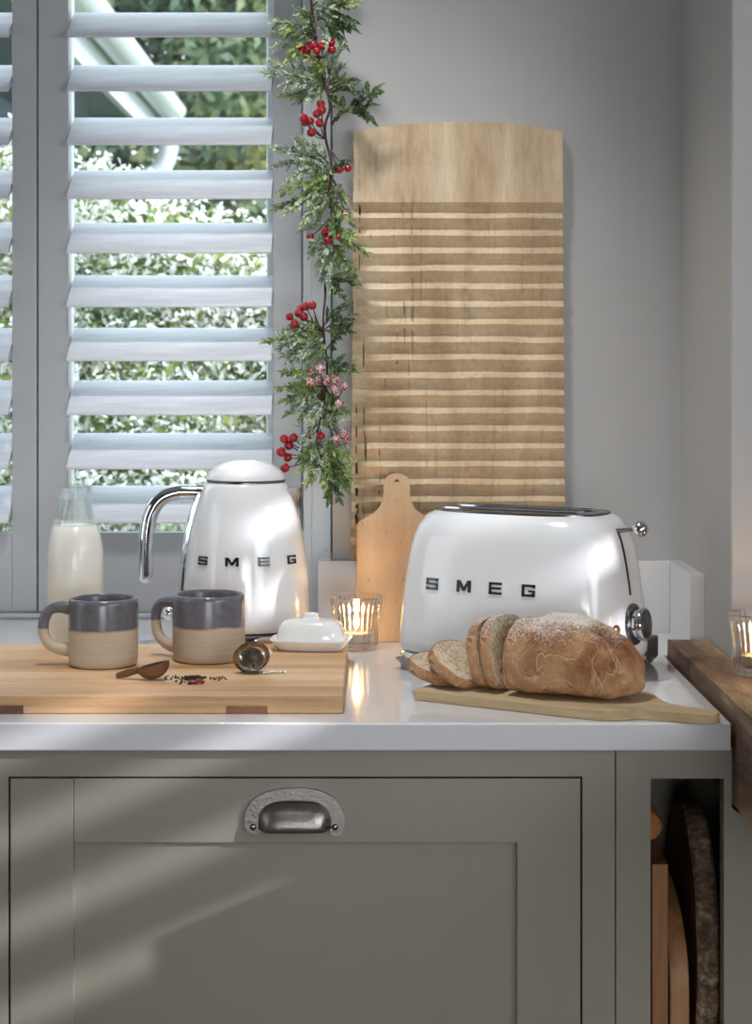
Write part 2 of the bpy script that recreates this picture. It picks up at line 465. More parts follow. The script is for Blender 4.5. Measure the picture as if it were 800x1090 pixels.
# boards stored in the niche
M['oak_dark'] = wood('stored_oak', ['6a4427', '94663d', 'b48455'], 'Z', 50, 14, .6, .3)
M['walnut'] = wood('stored_walnut', ['664629', '8b633f', 'a87f54'], 'Z', 40, 12, .55, .2, seed=3)
SH = .4722
o = MB().box(-.0088, .0088, 0, .30, 0, .738-SH).build('chopping_board', M['oak_dark'], bevel=.0015, loc=(.3046, 1.905, SH))
tag(o, 'square cornered brown board on edge in the open cabinet beside the frame', 'chopping board')
pr = [(0, 0), (0, .13)]+[(.14*(1-math.cos(t*PI/2/10)), .13+.09*math.sin(t*PI/2/10)) for t in range(1, 11)]+[(.28, .2), (.29, 0)]
o = MB().rings([[(x, y, z) for y, z in pr] for x in (-.0105, .0105)]).build('chopping_board', M['walnut'], bevel=.002, loc=(.3262, 1.908, SH))
tag(o, 'brown board with a rounded top corner between the square board and log slice', 'chopping board')
def bark_mat():
    m = NT('bark'); c = m.coord((1, 1, 1)); v = m.noise(m.coord((.5, 1, 1)), 26, 3, .6, .8); f = m.noise(c, 110, 6, .72)
    h = m.math('ADD', m.math('MULTIPLY', v, .5), m.math('MULTIPLY', f, .5))
    m.set(Base_Color=m.ramp(h, [(.36, lin('2f231a')), (.47, lin('5e4a39')), (.55, lin('8c7761')), (.64, lin('cbb8a0'))]), Roughness=.9)
    m.bump(h, 1.0, .006); return m.mat
M['bark'] = bark_mat()
t = thing('log_slice_board', 'round log slice board with dark bark edge standing in the open cabinet', 'log slice board', (.3640, 2.050, SH+.0012), math.radians(-2.6))
def logring(R0, x, am=.004):
    return [(x, -(R0+am*noise.noise(Vector((3*math.cos(a), 3*math.sin(a), 1.3+x*30))))*math.cos(a), 0.151+(R0+am*noise.noise(Vector((3*math.cos(a), 3*math.sin(a), 1.3+x*30))))*math.sin(a)) for a in (2*PI*j/90 for j in range(90))]
MB().rings([logring(.141, -.0122), logring(.1445, -.009), logring(.1455, 0, .006), logring(.1445, .009), logring(.141, .0122)], False, False).build('bark', M['bark'], t)
M['logface'] = wood('log_face', ['5a3a20', '7d5631', '9a6f44'], 'Z', 30, 3, .6)
MB().rings([logring(.1405, -.0122), logring(.1405, .0122)]).build('wood', M['logface'], t, ang=30)
M['pin'] = paint('rolling_pin_wood', 'b87a48', .75, .25, .8, 90)
t = MB().rings([[(r*math.cos(a), y, r*math.sin(a)) for a in (2*PI*j/28 for j in range(28))] for y, r in ((0, .010), (.002, .0155), (.008, .018), (.22, .018), (.228, .015), (.23, .009))]).build('rolling_pin', M['pin'], loc=(.3046, 1.99, .738+.0182))
tag(t, 'rough round end of a wooden rolling pin lying above the square board', 'rolling pin')

# oak sill / bar
M['oak'] = wood('weathered_oak', ['3b2a1b', '705640', 'a88d6c'], 'Y', 60, 7, .6, .5, .7, 1, porecol='b9a488')
pl = roundpoly([(.3755, 2.29), (.4270, 2.29), (.4275, 2.1425), (.66, 2.1425), (.66, 1.50), (.3755, 1.50)], [.001, .001, .0, .002, .002, .01], 5)
o = MB().prism(pl, WT-.0888, WT+.020).build('oak_sill', M['oak'], bevel=.006, seg=4)
tag(o, 'thick weathered oak sill butting against the end of the white worktop', 'sill')
# notch its underside clear of the cabinet panel: panel top sits at .7995
# ================================================================== big chopping board
BT = .020
def board_extra(m, col):
    c = m.coord((.5, 1, 1)); f = m.noise(c, 9, 3, .5, 1)
    col = m.mix(m.ramp(f, [(.56, BW(0)), (.75, BW(.55))]), col, lin('a5794f'))
    c2 = m.coord((1, 1, 1), (.325, .172, 0)); d = m.n('ShaderNodeVectorMath', operation='LENGTH')
    c2 = m.coord((.7, 1, .6), (.2275*.7-.0, .172+.0, -.012*.6)); m.l(c2, d.inputs[0])
    return m.mix(m.ramp(d.outputs['Value'], [(.003, BW(.9)), (.009, BW(0))]), col, lin('52262a'))
M['board'] = wood('board_sycamore', ['a87c50', 'cfa67a', 'e2c49d'], 'X', 46, 16, .5, .12, .3, 2, porecol='a87c52', extra=board_extra)
M['batten'] = wood('board_batten', ['5b3824', '7d5238', '94684a'], 'Y', 60, 8, .6, .2, .4, 4)
t = thing('chopping_board', 'big pale wooden chopping board under the mugs with dark battens in its edge', 'chopping board', (-.275, 2.077, WT))
pl = [(-.36, -.177), (.2395, -.177), (.2395, .177), (-.36, .177)]
o = MB().prism(pl, .0002, BT).build('board', M['board'], t, bevel=.0018)
for x0, x1, zt in ((.115, .159, .0085), (-.185, -.102, .0095)):
    MB().box(x0, x1, -.1782, .10, .0001, zt).build('batten', M['batten'], t, bevel=.0006)
BZ = WT+BT

# ================================================================== mugs
def mug_mat(name, split, seed, hi):
    m = NT(name); tc = m.coord((1, 1, 1), (seed, seed, 0)); c0 = m.coord()
    sx = m.n('ShaderNodeSeparateXYZ'); m.l(c0, sx.inputs[0])
    f = m.noise(tc, 16, 2)
    h = m.math('ADD', sx.outputs['Z'], m.math('MULTIPLY', m.math('SUBTRACT', f, .5), .009))
    k = m.n('ShaderNodeMapRange'); m.l(h, k.inputs[0]); k.inputs[1].default_value = split-.0006; k.inputs[2].default_value = split+.0006
    k2 = m.n('ShaderNodeMapRange'); m.l(h, k2.inputs[0]); k2.inputs[1].default_value = split-.0022; k2.inputs[2].default_value = split
    band = m.noise(m.coord((.05, .05, 1)), 420, 3)
    speck = m.noise(tc, 120, 3)
    clay = m.mix(band, lin('b0a08b'), lin('cbbba5')); clay = m.mix(k2.outputs[0], clay, lin('b08a63'))
    gl = m.mix(speck, lin('55555c'), lin(hi))
    m.set(Base_Color=m.mix(k.outputs[0], clay, gl), Roughness=m.math('SUBTRACT', .68, m.math('MULTIPLY', k.outputs[0], .46)))
    m.bump(m.math('MULTIPLY', band, m.math('SUBTRACT', 1.0, k.outputs[0])), .5, .0006); return m.mat
def mug(loc, rot, r, H, split, label, hi, hpts, seed):
    t = thing('mug', label, 'mug', loc, rot, group='two tone stoneware mugs on the chopping board')
    mt = mug_mat('mug_glaze', split, seed, hi); mt2 = mug_mat('mug_glaze_inside', -1, seed, hi)
    w = .0042
    prof = [(0, 0), (r-.006, 0), (r-.0025, .0012), (r-.0008, .0045), (r, .010), (r+.0003, H*.5), (r, H-.006), (r-.0004, H-.0022), (r-.0016, H-.0004), (r-.0028, H), (r-.004, H-.0008), (r-.0048, H-.004),
            (r-w-.001, H*.5), (r-w-.001, .012), (r-w-.005, .006), (0, .0052)]
    wob = lambda a, rr, z: rr*(1+.003*math.sin(2*a+seed)+.0015*math.sin(3*a-1+z*30))
    MB().lathe(prof, 72, wob=wob).build('body', mt, t, ang=60)
    pts = catmull([(-r-x, 0, z) for x, z in hpts], 7)
    n = len(pts); rad = [.0062+.0022*abs(2*i/(n-1)-1)**3 for i in range(n)]
    MB().tube(pts, rad, 16, flat=1.0).build('handle', mt, t, ang=60)
def mugloc(px, Dc): return Vector(((px-400)/F_PX*Dc, Dc, BZ))
mug(mugloc(110, 2.095), math.radians(4), .0405, .0795, .0445, 'two tone mug beside the wooden spoon, in front of the milk bottle', '74747a',
    [(-.004, .0665), (.010, .0685), (.022, .0655), (.0288, .053), (.0285, .037), (.022, .025), (.010, .0195), (-.003, .018)], 1.0)
mug(mugloc(222, 2.132), math.radians(-24), .0432, .0795, .0425, 'two tone mug in front of the kettle beside the tea infuser', '7a7782',
    [(-.004, .0645), (.008, .0665), (.021, .0650), (.0292, .055), (.0298, .037), (.0245, .023), (.012, .0145), (-.003, .012)], 2.6)

# ================================================================== milk bottle
M['bottleglass'] = glass('bottle_glass', (.98, .99, .985, 1), 0, .72)
def milk_mat():
    m = NT('milk'); c = m.coord(); m.set(Base_Color=m.mix(m.noise(c, 8, 1), lin('f8f5ec'), lin('fbf8f0')), Roughness=.25, Subsurface_Weight=.35, Subsurface_Scale=.01); return m.mat
t = thing('milk_bottle', 'clear glass bottle of milk standing behind the dark rimmed mugs', 'milk bottle', tuple(P(80, 600, 2.238).xy)+(BZ,))
op = [(0, .0012), (.030, .0008), (.0352, .004), (.0368, .010), (.0368, .105), (.0362, .120), (.0335, .137), (.0290, .152), (.0245, .165), (.0212, .176), (.0200, .184), (.0197, .1865), (.0212, .188), (.0216, .191), (.0206, .1935), (.0210, .1950), (.0216, .198), (.0208, .2013), (.0196, .2022)]
ip = [(.0182, .2016), (.0176, .197), (.0174, .185), (.0186, .176), (.0219, .165), (.0264, .152), (.0309, .137), (.0337, .120), (.0343, .105), (.0343, .012), (.0325, .007), (0, .006)]
MB().lathe(op+ip, 64).build('glass', M['bottleglass'], t, ang=60)
mp = [(0, .0056), (.0327, .0066), (.0346, .0116), (.0346, .105), (.0340, .120), (.0312, .137), (.0268, .1515), (.0255, .1520), (.0240, .1512), (0, .1512)]
MB().lathe(mp, 64).build('milk', milk_mat(), t, ang=60)

# ================================================================== kettle
KD = 2.352
kp = Vector(((261.5-400)/F_PX*KD, KD, WT))
t = thing('kettle', 'glossy white retro electric kettle with chrome handle and spout', 'kettle', kp, math.radians(4))
prof = [(.0815, .0292), (.0835, .0310), (.0838, .040), (.0833, .060), (.0822, .086), (.0803, .110), (.0777, .1357), (.0735, .160), (.0685, .1792), (.0630, .1975), (.0575, .2115), (.0545, .2170), (.0530, .2187), (.0510, .2192), (0, .2192)]
pr2 = catmull([(a, 0, b) for a, b in prof[:12]], 4); prof = [(p.x, p.z) for p in pr2]+prof[12:]
def krad(z):
    for (a, b), (c, d) in zip(prof, prof[1:]):
        if b <= z <= d and d > b: return a+(c-a)*(z-b)/(d-b)
    return prof[0][0]
MB().lathe(prof, 96).build('body', M['enamel'], t, ang=50)
MB().lathe([(0, 0), (.074, 0), (.079, .003), (.0812, .010), (.0812, .0245), (.0800, .0262), (0, .0262)], 80).build('power_base', M['chrome'], t, ang=40)
MB().lathe([(.0785, .0262), (.0785, .0292)], 64).build('seam', M['black'], t)
MB().lathe([(.0490, .2192), (.0490, .2203), (.0526, .2203), (.0528, .2216), (.0490, .2222)], 80).build('lid_ring', M['steel'], t)
lid = [(.0500, .2222), (.0522, .2226), (.0526, .2236)]+[(p.x, p.z) for p in catmull([(.0523, 0, .2248), (.0510, 0, .2286), (.0478, 0, .2332), (.0425, 0, .2378), (.0350, 0, .2422), (.0255, 0, .2456), (.0200, 0, .2468), (.0120, 0, .2482), (.0040, 0, .2487)], 4)]+[(0, .2488)]
MB().lathe(lid, 80).build('lid', M['enamel'], t, ang=50)
# chrome handle: a bar curving out from below the lid and straight down
hp = catmull([(-.052, 0, .2045), (-.070, 0, .2060), (-.092, 0, .2052), (-.1130, 0, .1960), (-.1255, 0, .1760), (-.1305, 0, .150), (-.1315, 0, .120), (-.1318, 0, .0960)], 8)
b = MB(); b.tube(hp, [.0098]*len(hp), 20)
b.ball((-.1318, 0, .0960), .0098, 20, 12)
b.build('handle', M['chrome'], t, ang=60)
MB().tube([(-.050, 0, .2045), (-.066, 0, .2057)], .0108, 20).build('handle_collar', M['steel'], t)
b = MB(); rs = []
for i in range(26):
    z = .205-.160*i/25; r = krad(z); w = .0105
    rs.append([(-math.sqrt(r*r-w*w)-d, y, z) for d, y in ((-.003, -w), (.003, -w), (.0062, -w*.6), (.0066, 0), (.0062, w*.6), (.003, w), (-.003, w))])
b.rings(rs); b.build('handle_strip', M['chrome'], t, ang=40)
b = MB(); b.tube([(-.078, 0, .046), (-.098, 0, .046)], .0035, 12); b.ball((-.1015, 0, .0455), .0085, 20, 12); b.build('lever', M['chrome'], t, ang=60)
# V shaped pouring spout, wedge standing off the body
rs = []
for i in range(13):
    f = i/12; z = .2120-.0440*f; r = krad(z); w = .024*(1-f)**.8+.0015; pr = max(.0004, .0742-.0016*f-r)
    rs.append([(math.sqrt(max(0, r*r-w*w))-.004, -w, z), (r+pr*.55, -w*.52, z), (r+pr*.93, -w*.12, z), (r+pr, 0, z), (r+pr*.93, w*.12, z), (r+pr*.55, w*.52, z), (math.sqrt(max(0, r*r-w*w))-.004, w, z)])
MB().rings(rs).build('spout', M['chrome'], t, ang=25)
# lettering
LET = {  # strokes on a 0..1 square, rectangles x0,x1,y0,y1
 'S': [(0,1,.80,1),(0,.2,.40,.9),(0,1,.40,.60),(.8,1,.1,.60),(0,1,0,.20),(0,.2,0,.28),(.8,1,.72,1)],
 'E': [(0,.2,0,1),(0,1,.80,1),(0,.95,.41,.59),(0,1,0,.20)],
 'G': [(0,.2,0,1),(0,1,.80,1),(0,1,0,.20),(.8,1,0,.52),(.5,1,.38,.54),(.8,1,.70,1)],
}
def letter(b, ch, w, h, dep, Mx):
    if ch == 'M':
        pl = [(0,0),(0,1),(.24,1),(.5,.42),(.76,1),(1,1),(1,0),(.8,0),(.8,.62),(.57,.10),(.43,.10),(.2,.62),(.2,0)]
        vs = [((x-.5)*w*1.12, y_, (z-.5)*h) for y_ in (0, -dep) for x, z in pl]; n = len(pl)
        b.add(vs, [(j, (j+1) % n, n+(j+1) % n, n+j) for j in range(n)]+[tuple(range(n)), tuple(range(n, 2*n))[::-1]], Mx)
    else:
        for x0, x1, z0, z1 in LET[ch]: b.box((x0-.5)*w, (x1-.5)*w, -dep, 0, (z0-.5)*h, (z1-.5)*h, Mx)
zl = WT+.372-(592-390)/806-WT+.0
for ch, a in zip('SMEG', (-39.5, -8.5, 21, 52)):
    r = krad(zl); sl = math.atan2(krad(zl-.004)-krad(zl+.004), .008)
    Mx = Matrix.Rotation(math.radians(a-4), 4, 'Z') @ Matrix.Translation((0, -r+.0004, zl)) @ Matrix.Rotation(-sl, 4, 'X')
    b = MB(); letter(b, ch, .0158, .0112, .0022, Mx); b.build('letter', M['letter'], t, smooth=False, bevel=.0003, seg=1)

# ================================================================== toaster
TP = Vector((.1800, 2.182, WT)); TR = math.radians(-30)
t = thing('toaster', 'glossy white two slot retro toaster with chrome base and dial', 'toaster', TP, TR)
TS = [(.0230, .1400, .0830), (.0240, .1440, .0870), (.0270, .1462, .0885), (.035, .1466, .0888), (.060, .1452, .0878), (.100, .1412, .0850), (.140, .1350, .0805), (.165, .1290, .0765), (.180, .1225, .0715), (.1885, .1160, .0650), (.1932, .1085, .0570), (.1950, .1030, .0515)]
NE = 4.2
def tdim(z):
    for (a, b, c), (d, e, f) in zip(TS, TS[1:]):
        if a <= z <= d: u = (z-a)/(d-a); return b+(e-b)*u, c+(f-c)*u
    return TS[-1][1:]
zs = [.023, .024, .027, .035]+[.035+.0128*i for i in range(1, 13)]+[.1905, .1932, .1943, .1950]
def sm(z):                                   # smooth the table with a spline
    pts = catmull([(a, b, c) for a, b, c in TS], 10)
    best = None
    for p, q in zip(pts, pts[1:]):
        if p.x <= z <= q.x+1e-9: u = (z-p.x)/max(1e-9, q.x-p.x); return p.y+(q.y-p.y)*u, p.z+(q.z-p.z)*u
    return pts[-1].y, pts[-1].z
rs = [superell(*sm(z), NE, 128, z) for z in zs]
body = MB().rings(rs).build('body', M['enamel'], t, ang=70)
def tyfront(x, z):
    a, c = sm(z); return -c*(1-min(1, abs(x)/a)**NE)**(1/NE)
def txend(y, z):
    a, c = sm(z); return a*(1-min(1, abs(y)/c)**NE)**(1/NE)
# chrome base and feet
rs = [superell(.1405, .0835, NE, 96, .0100), superell(.1455, .0885, NE, 96, .0112), superell(.1464, .0894, NE, 96, .0135), superell(.1455, .0885, NE, 96, .0180), superell(.1425, .0855, NE, 96, .0225), superell(.139, .082, NE, 96, .0232)]
MB().rings(rs).build('base', M['chrome'], t, ang=50)
for sx in (-1, 1):
    for sy in (-1, 1):
        x, y = .118*sx, .066*sy
        MB().rings([superell(a, c, 3, 28, z) for z, a, c in ((0, .012, .010), (.001, .0135, .0115), (.007, .0140, .012), (.0135, .021, .015))], M=Matrix.Translation((x, y, 0))).build('foot', M['steel'], t, ang=50)
# flush chrome top plate with two bread slots
def slotcut(y):
    return MB().rings([superell(.0900, .0112, 8, 48, z) for z in (.05, .30)], M=Matrix.Translation((-.004, y, 0))).build('cutter', M['black'], None)
pl = MB().rings([superell(.1075, .0560, 3.6, 96, .1925), superell(.1075, .0560, 3.6, 96, .1958), superell(.1060, .0545, 3.6, 96, .1966)]).build('top_plate', M['steel'], None)
cut(pl, [slotcut(-.021), slotcut(.021)]); pl.parent = t
b2 = cut(body, [s_ for s_ in (lambda a: [a(-.021), a(.021)])(lambda y: (lambda o: (setattr(o, 'parent', t), o)[1])(MB().rings([superell(.0885, .0098, 8, 48, z) for z in (.05, .30)], M=Matrix.Translation((-.004, y, 0))).build('cutter', M['black'], None)))])
for y in (-.021, .021):
    ro = [superell(.0920, .0130, 8, 64, .1966), superell(.0915, .0126, 8, 64, .1984), superell(.0895, .0108, 8, 64, .1984), superell(.0890, .0103, 8, 64, .150)]
    MB().rings(ro, False, False, M=Matrix.Translation((-.004, y, 0))).build('slot', M['chrome'], t, ang=40)
# lettering on the front
for ch, x in zip('SMEG', (-.0815, -.0375, .0045, .0475)):
    z = .1085; y = tyfront(x, z); sl = math.atan2(tyfront(x, z+.003)-tyfront(x, z-.003), .006)
    yw = math.atan2(tyfront(x+.003, z)-tyfront(x-.003, z), .006)
    b = MB(); letter(b, ch, .0170, .0142, .0021, Matrix.Translation((x, y+.0004, z)) @ Matrix.Rotation(yw, 4, 'Z') @ Matrix.Rotation(-sl, 4, 'X'))
    b.build('letter', M['letter'], t, smooth=False, bevel=.0003, seg=1)
# end face: lever, dial, button
def endM(y, z, off=0):
    x = txend(y, z); sl = math.atan2(txend(y, z+.004)-txend(y, z-.004), .008); yw = math.atan2(txend(y+.004, z)-txend(y-.004, z), .008)
    return Matrix.Translation((x+off, y, z)) @ Matrix.Rotation(-yw, 4, 'Z') @ Matrix.Rotation(PI/2+sl, 4, 'Y')   # local z points out of the face
b = MB(); n = 24
ls = [(txend(0, z)+.0006, z) for z in [.100+.078*i/n for i in range(n+1)]]
b.rings([[(x-.004, -.0026, z), (x, -.0026, z), (x, .0026, z), (x-.004, .0026, z)] for x, z in ls]); b.build('lever_slot', M['black'], t, smooth=False)
lx = txend(0, .1745)
b = MB(); b.tube([(lx-.002, 0, .1755), (lx+.014, 0, .1775), (lx+.024, 0, .1785)], .0026, 14); b.build('lever', M['steel'], t)
b = MB(); b.ball((lx+.0285, 0, .1790), .0098, 28, 16); b.build('lever_knob', M['chrome'], t, ang=0)
DMz = .0655; E_ = endM(.0, DMz)
MB().lathe([(0, -.004), (.0245, -.004), (.0248, .0015), (.0240, .0032), (.0205, .0042), (.0195, .0030), (0, .0030)], 64, E_).build('dial_plate', M['steel'], t, ang=40)
kn = MB().lathe([(0, .003), (.0185, .003), (.0188, .0040), (.0182, .0110), (.0194, .0122), (.0196, .0152), (.0186, .0168), (0, .0168)], 64, E_).build('dial', M['chrome'], t, ang=40)
MB().lathe([(0, .0166), (.0172, .0166), (.0172, .0172), (.0142, .0176), (.0135, .0170), (.0128, .0176), (0, .0178)], 56, E_).build('dial_cap', M['darksteel'], kn, ang=40)
b = MB()
for i in range(8):
    b.box(-.0012, .0012, -.0190, -.0184, -.0 + .0062, .0092, E_ @ Matrix.Rotation(2*PI*i/8+.2, 4, 'Z'))
b.build('dial_mark', M['black'], kn, smooth=False)
E2 = endM(-.047, .0635)
MB().lathe([(0, -.003), (.0070, -.003), (.0070, .0012), (.0060, .0020), (.0050, .0012), (0, .0010)], 40, E2).build('button_ring', M['steel'], t, ang=40)
M['copper'] = metal('copper_button', 'c98a63', .3, .05)
MB().lathe([(0, .0), (.0049, .0), (.0049, .0020), (.0040, .0026), (0, .0026)], 32, E2).build('button', M['copper'], t, ang=40)
# grey cable outlet block behind the toaster
pl = [(-.016, .006), (-.004, .0), (.008, .0), (.018, .010), (.018, .036), (-.016, .036)]
b = MB(); b.rings([[(.112+x, y, z) for x, z in pl] for y in (.082, .122)]); b.build('cord_block', M['greyplastic'], t, bevel=.002)
b = MB(); b.tube(catmull([(.112, .121, .03), (.112, .130, .046), (.110, .135, .052), (.106, .140, .046), (.10, .146, .02), (.07, .16, .0042), (.0, .165, .0042)], 6), .0036, 10); b.build('cord', M['porcelain'], t)

# ================================================================== washboard and paddle board
def crack_extra(m, col):
    c = m.coord((1, .02, .03)); v = m.noise(c, 150, 2, .5, .0)
    gate = m.noise(m.coord((1, .05, 1)), 50, 2); gx = m.n('ShaderNodeSeparateXYZ'); m.l(m.coord(), gx.inputs[0])
    k = m.n('ShaderNodeMapRange'); m.l(gx.outputs['X'], k.inputs[0]); k.inputs[1].default_value = -.03; k.inputs[2].default_value = -.13; k.inputs[3].default_value = .16; k.inputs[4].default_value = 1
    kz = m.n('ShaderNodeMapRange'); m.l(gx.outputs['Z'], kz.inputs[0]); kz.inputs[1].default_value = .49; kz.inputs[2].default_value = .51; kz.inputs[3].default_value = 1; kz.inputs[4].default_value = .2
    cr = m.math('MULTIPLY', m.math('MULTIPLY', kz.outputs[0], m.ramp(v, [(.375, BW(1)), (.395, BW(0))])), m.math('MULTIPLY', m.ramp(gate, [(.47, BW(0)), (.53, BW(1))]), k.outputs[0]))
    st = m.noise(m.coord((.6, 1, 1.4), (3, 1, 2)), 16, 4, .6)
    col = m.mix(m.ramp(st, [(.58, BW(0)), (.78, BW(.32))]), col, lin('8a6038'))
    return m.mix(cr, col, lin('2c2018'))
M['wash'] = wood('washboard_wood', ['b0977a', 'ccb594', 'deccb0'], 'Z', 70, 6, .7, .3, .25, 5, porecol='8d6f4c', extra=crack_extra)
WZ = WT+UZ
Hh = .612
th0, gro = .0215, .0115
zs_ = [(0, th0)]
flat_z = Hh-.112
z = flat_z; p = .02475
prof = [(Hh, th0), (flat_z, th0), (flat_z-.0095, th0-gro)]
z = flat_z-.0120
while z > .02:
    prof += [(z, th0-gro+.0006), (z-.0020, th0-gro*.80), (z-.0098, th0-.0004), (z-.0105, th0-.0008), (z-.0208, th0-gro*.86), (z-.0226, th0-gro)]
    z -= p
prof += [(.006, th0-gro+.002), (0, th0-gro+.002)]
b = MB(); NX = 24
def hwid(z): return .1497-(.1497-.1455)*z/Hh
rows = []
for zz, yy in prof:
    row = []
    for i in range(NX+1):
        u = -1+2*i/NX; x = u*hwid(zz); zt = zz
        if zz >= Hh-1e-6: zt = Hh-.0135*abs(u)**2.2
        wv = .0011*noise.noise(Vector((x*18, zz*9, 0)))+.0006*noise.noise(Vector((x*60, zz*60, 3)))
        row.append((x, -yy+(wv if 0 < zz < flat_z else 0), zt+(.0016*noise.noise(Vector((x*14, zz*30, 7))) if 0 < zz < flat_z-.001 else 0)))
    rows.append(row)
nr = len(rows); W1 = NX+1
vs = [p_ for r in rows for p_ in r]; fs = []
for i in range(nr-1):
    for j in range(NX): fs.append((i*W1+j, i*W1+j+1, (i+1)*W1+j+1, (i+1)*W1+j))
o0 = len(vs)
for r in rows: vs += [(r[0][0], 0, r[0][2]), (r[-1][0], 0, r[-1][2])]
for i in range(nr-1):
    fs.append((i*W1, (i+1)*W1, o0+2*(i+1), o0+2*i)); fs.append((i*W1+NX, o0+2*i+1, o0+2*(i+1)+1, (i+1)*W1+NX))
    fs.append((o0+2*i, o0+2*(i+1), o0+2*(i+1)+1, o0+2*i+1))
# top: strip back to the rear face following the arch
tb = len(vs)
for i in range(W1): vs.append((rows[0][i][0], 0, rows[0][i][2]))
for i in range(NX): fs.append((i, tb+i, tb+i+1, i+1))
fs.append(tuple([(nr-1)*W1+i for i in range(W1)]+[o0+2*(nr-1)+1, o0+2*(nr-1)]))
b.add(vs, fs)
wx = (P(487, 600, 2.485)).x
lean = math.asin(.0003)
o = b.build('washboard', M['wash'], ang=22, loc=(wx, WALL_Y-.0006, WZ+.0004))
tag(o, 'tall ridged wooden washboard leaning on the wall behind the toaster', 'washboard')

M['paddle'] = wood('paddle_beech', ['bb9975', 'c8a884', 'd3b896'], 'Z', 30, 12, .6, .12, .55, 6, porecol='8e6743')
# outline in local x,z
def half(pts): return pts+[(-x, z) for x, z in pts[::-1]]
L = []
for px, py in ((465.5, 688), (465.5, 562), (463.5, 557.5), (457, 553.5), (449, 549), (442, 543), (438, 535), (436.4, 526), (436.8, 517), (434.5, 509.5), (429, 505), (422, 503.8)):
    L.append(((px-422)/790, (688-py)/790))
ol = [(x, z) for x, z in L]+[(-x, z) for x, z in L[::-1][1:]]
th = .0125
b = MB(); b.rings([[(x, 0, z) for x, z in ol], [(x, th, z) for x, z in ol]])
pd = b.build('paddle_board', M['paddle'])
hole = MB().rings([[(.0028*math.cos(a), y, .2205+.0028*math.sin(a)) for a in (2*PI*j/20 for j in range(20))] for y in (-.01, .03)]).build('cutter', M['paddle'])
cut(pd, [hole]); md = pd.modifiers.new('bevel', 'BEVEL'); md.width = .0012; md.segments = 2; md.limit_method = 'ANGLE'
py0 = 2.392
pd.location = (P(422.5, 687, py0).x, py0, WT+.0002); 
pd.rotation_euler = (-math.atan2(.0655, .235), 0, math.radians(0))
tag(pd, 'small pale paddle board with a holed handle leaning behind the toaster', 'paddle board')
# ================================================================== butter dish
bp = Vector(((331-400)/F_PX*2.213, 2.213, BZ))
t = thing('butter_dish', 'small white lidded butter dish at the corner of the big chopping board', 'butter dish', bp, math.radians(-7))
n_ = 4.0
rs = [superell(.038, .022, n_, 80, 0), superell(.0405, .0245, n_, 80, .0004), superell(.0430, .0270, n_, 80, .004), superell(.0475, .0310, n_, 80, .0095), superell(.0500, .0335, n_, 80, .0125), superell(.0505, .0340, n_, 80, .0136), superell(.0498, .0333, n_, 80, .0144), superell(.0455, .0290, n_, 80, .0128), superell(.041, .0245, n_, 80, .0100)]
MB().rings(rs).build('dish', M['porcelain'], t, ang=70)
n_ = 3.4
rs = [superell(.0415, .0255, n_, 80, .0112), superell(.0418, .0258, n_, 80, .0150), superell(.0408, .0250, n_, 80, .0215), superell(.0388, .0232, n_, 80, .0282), superell(.0360, .0208, n_, 80, .0328), superell(.0325, .0178, n_, 80, .0356), superell(.027, .013, n_, 80, .0372), superell(.016, .007, n_, 80, .0378)]
ld = MB().rings(rs).build('lid', M['porcelain'], t, ang=70)
rs = [superell(.0120, .0052, 3, 40, .0365), superell(.0098, .0042, 3, 40, .0390), superell(.0090, .0040, 3, 40, .0412), superell(.0094, .0046, 3, 40, .0432), superell(.0080, .0036, 3, 40, .0450), superell(.004, .0018, 3, 40, .0456)]
MB().rings(rs).build('knob', M['porcelain'], ld, ang=70)

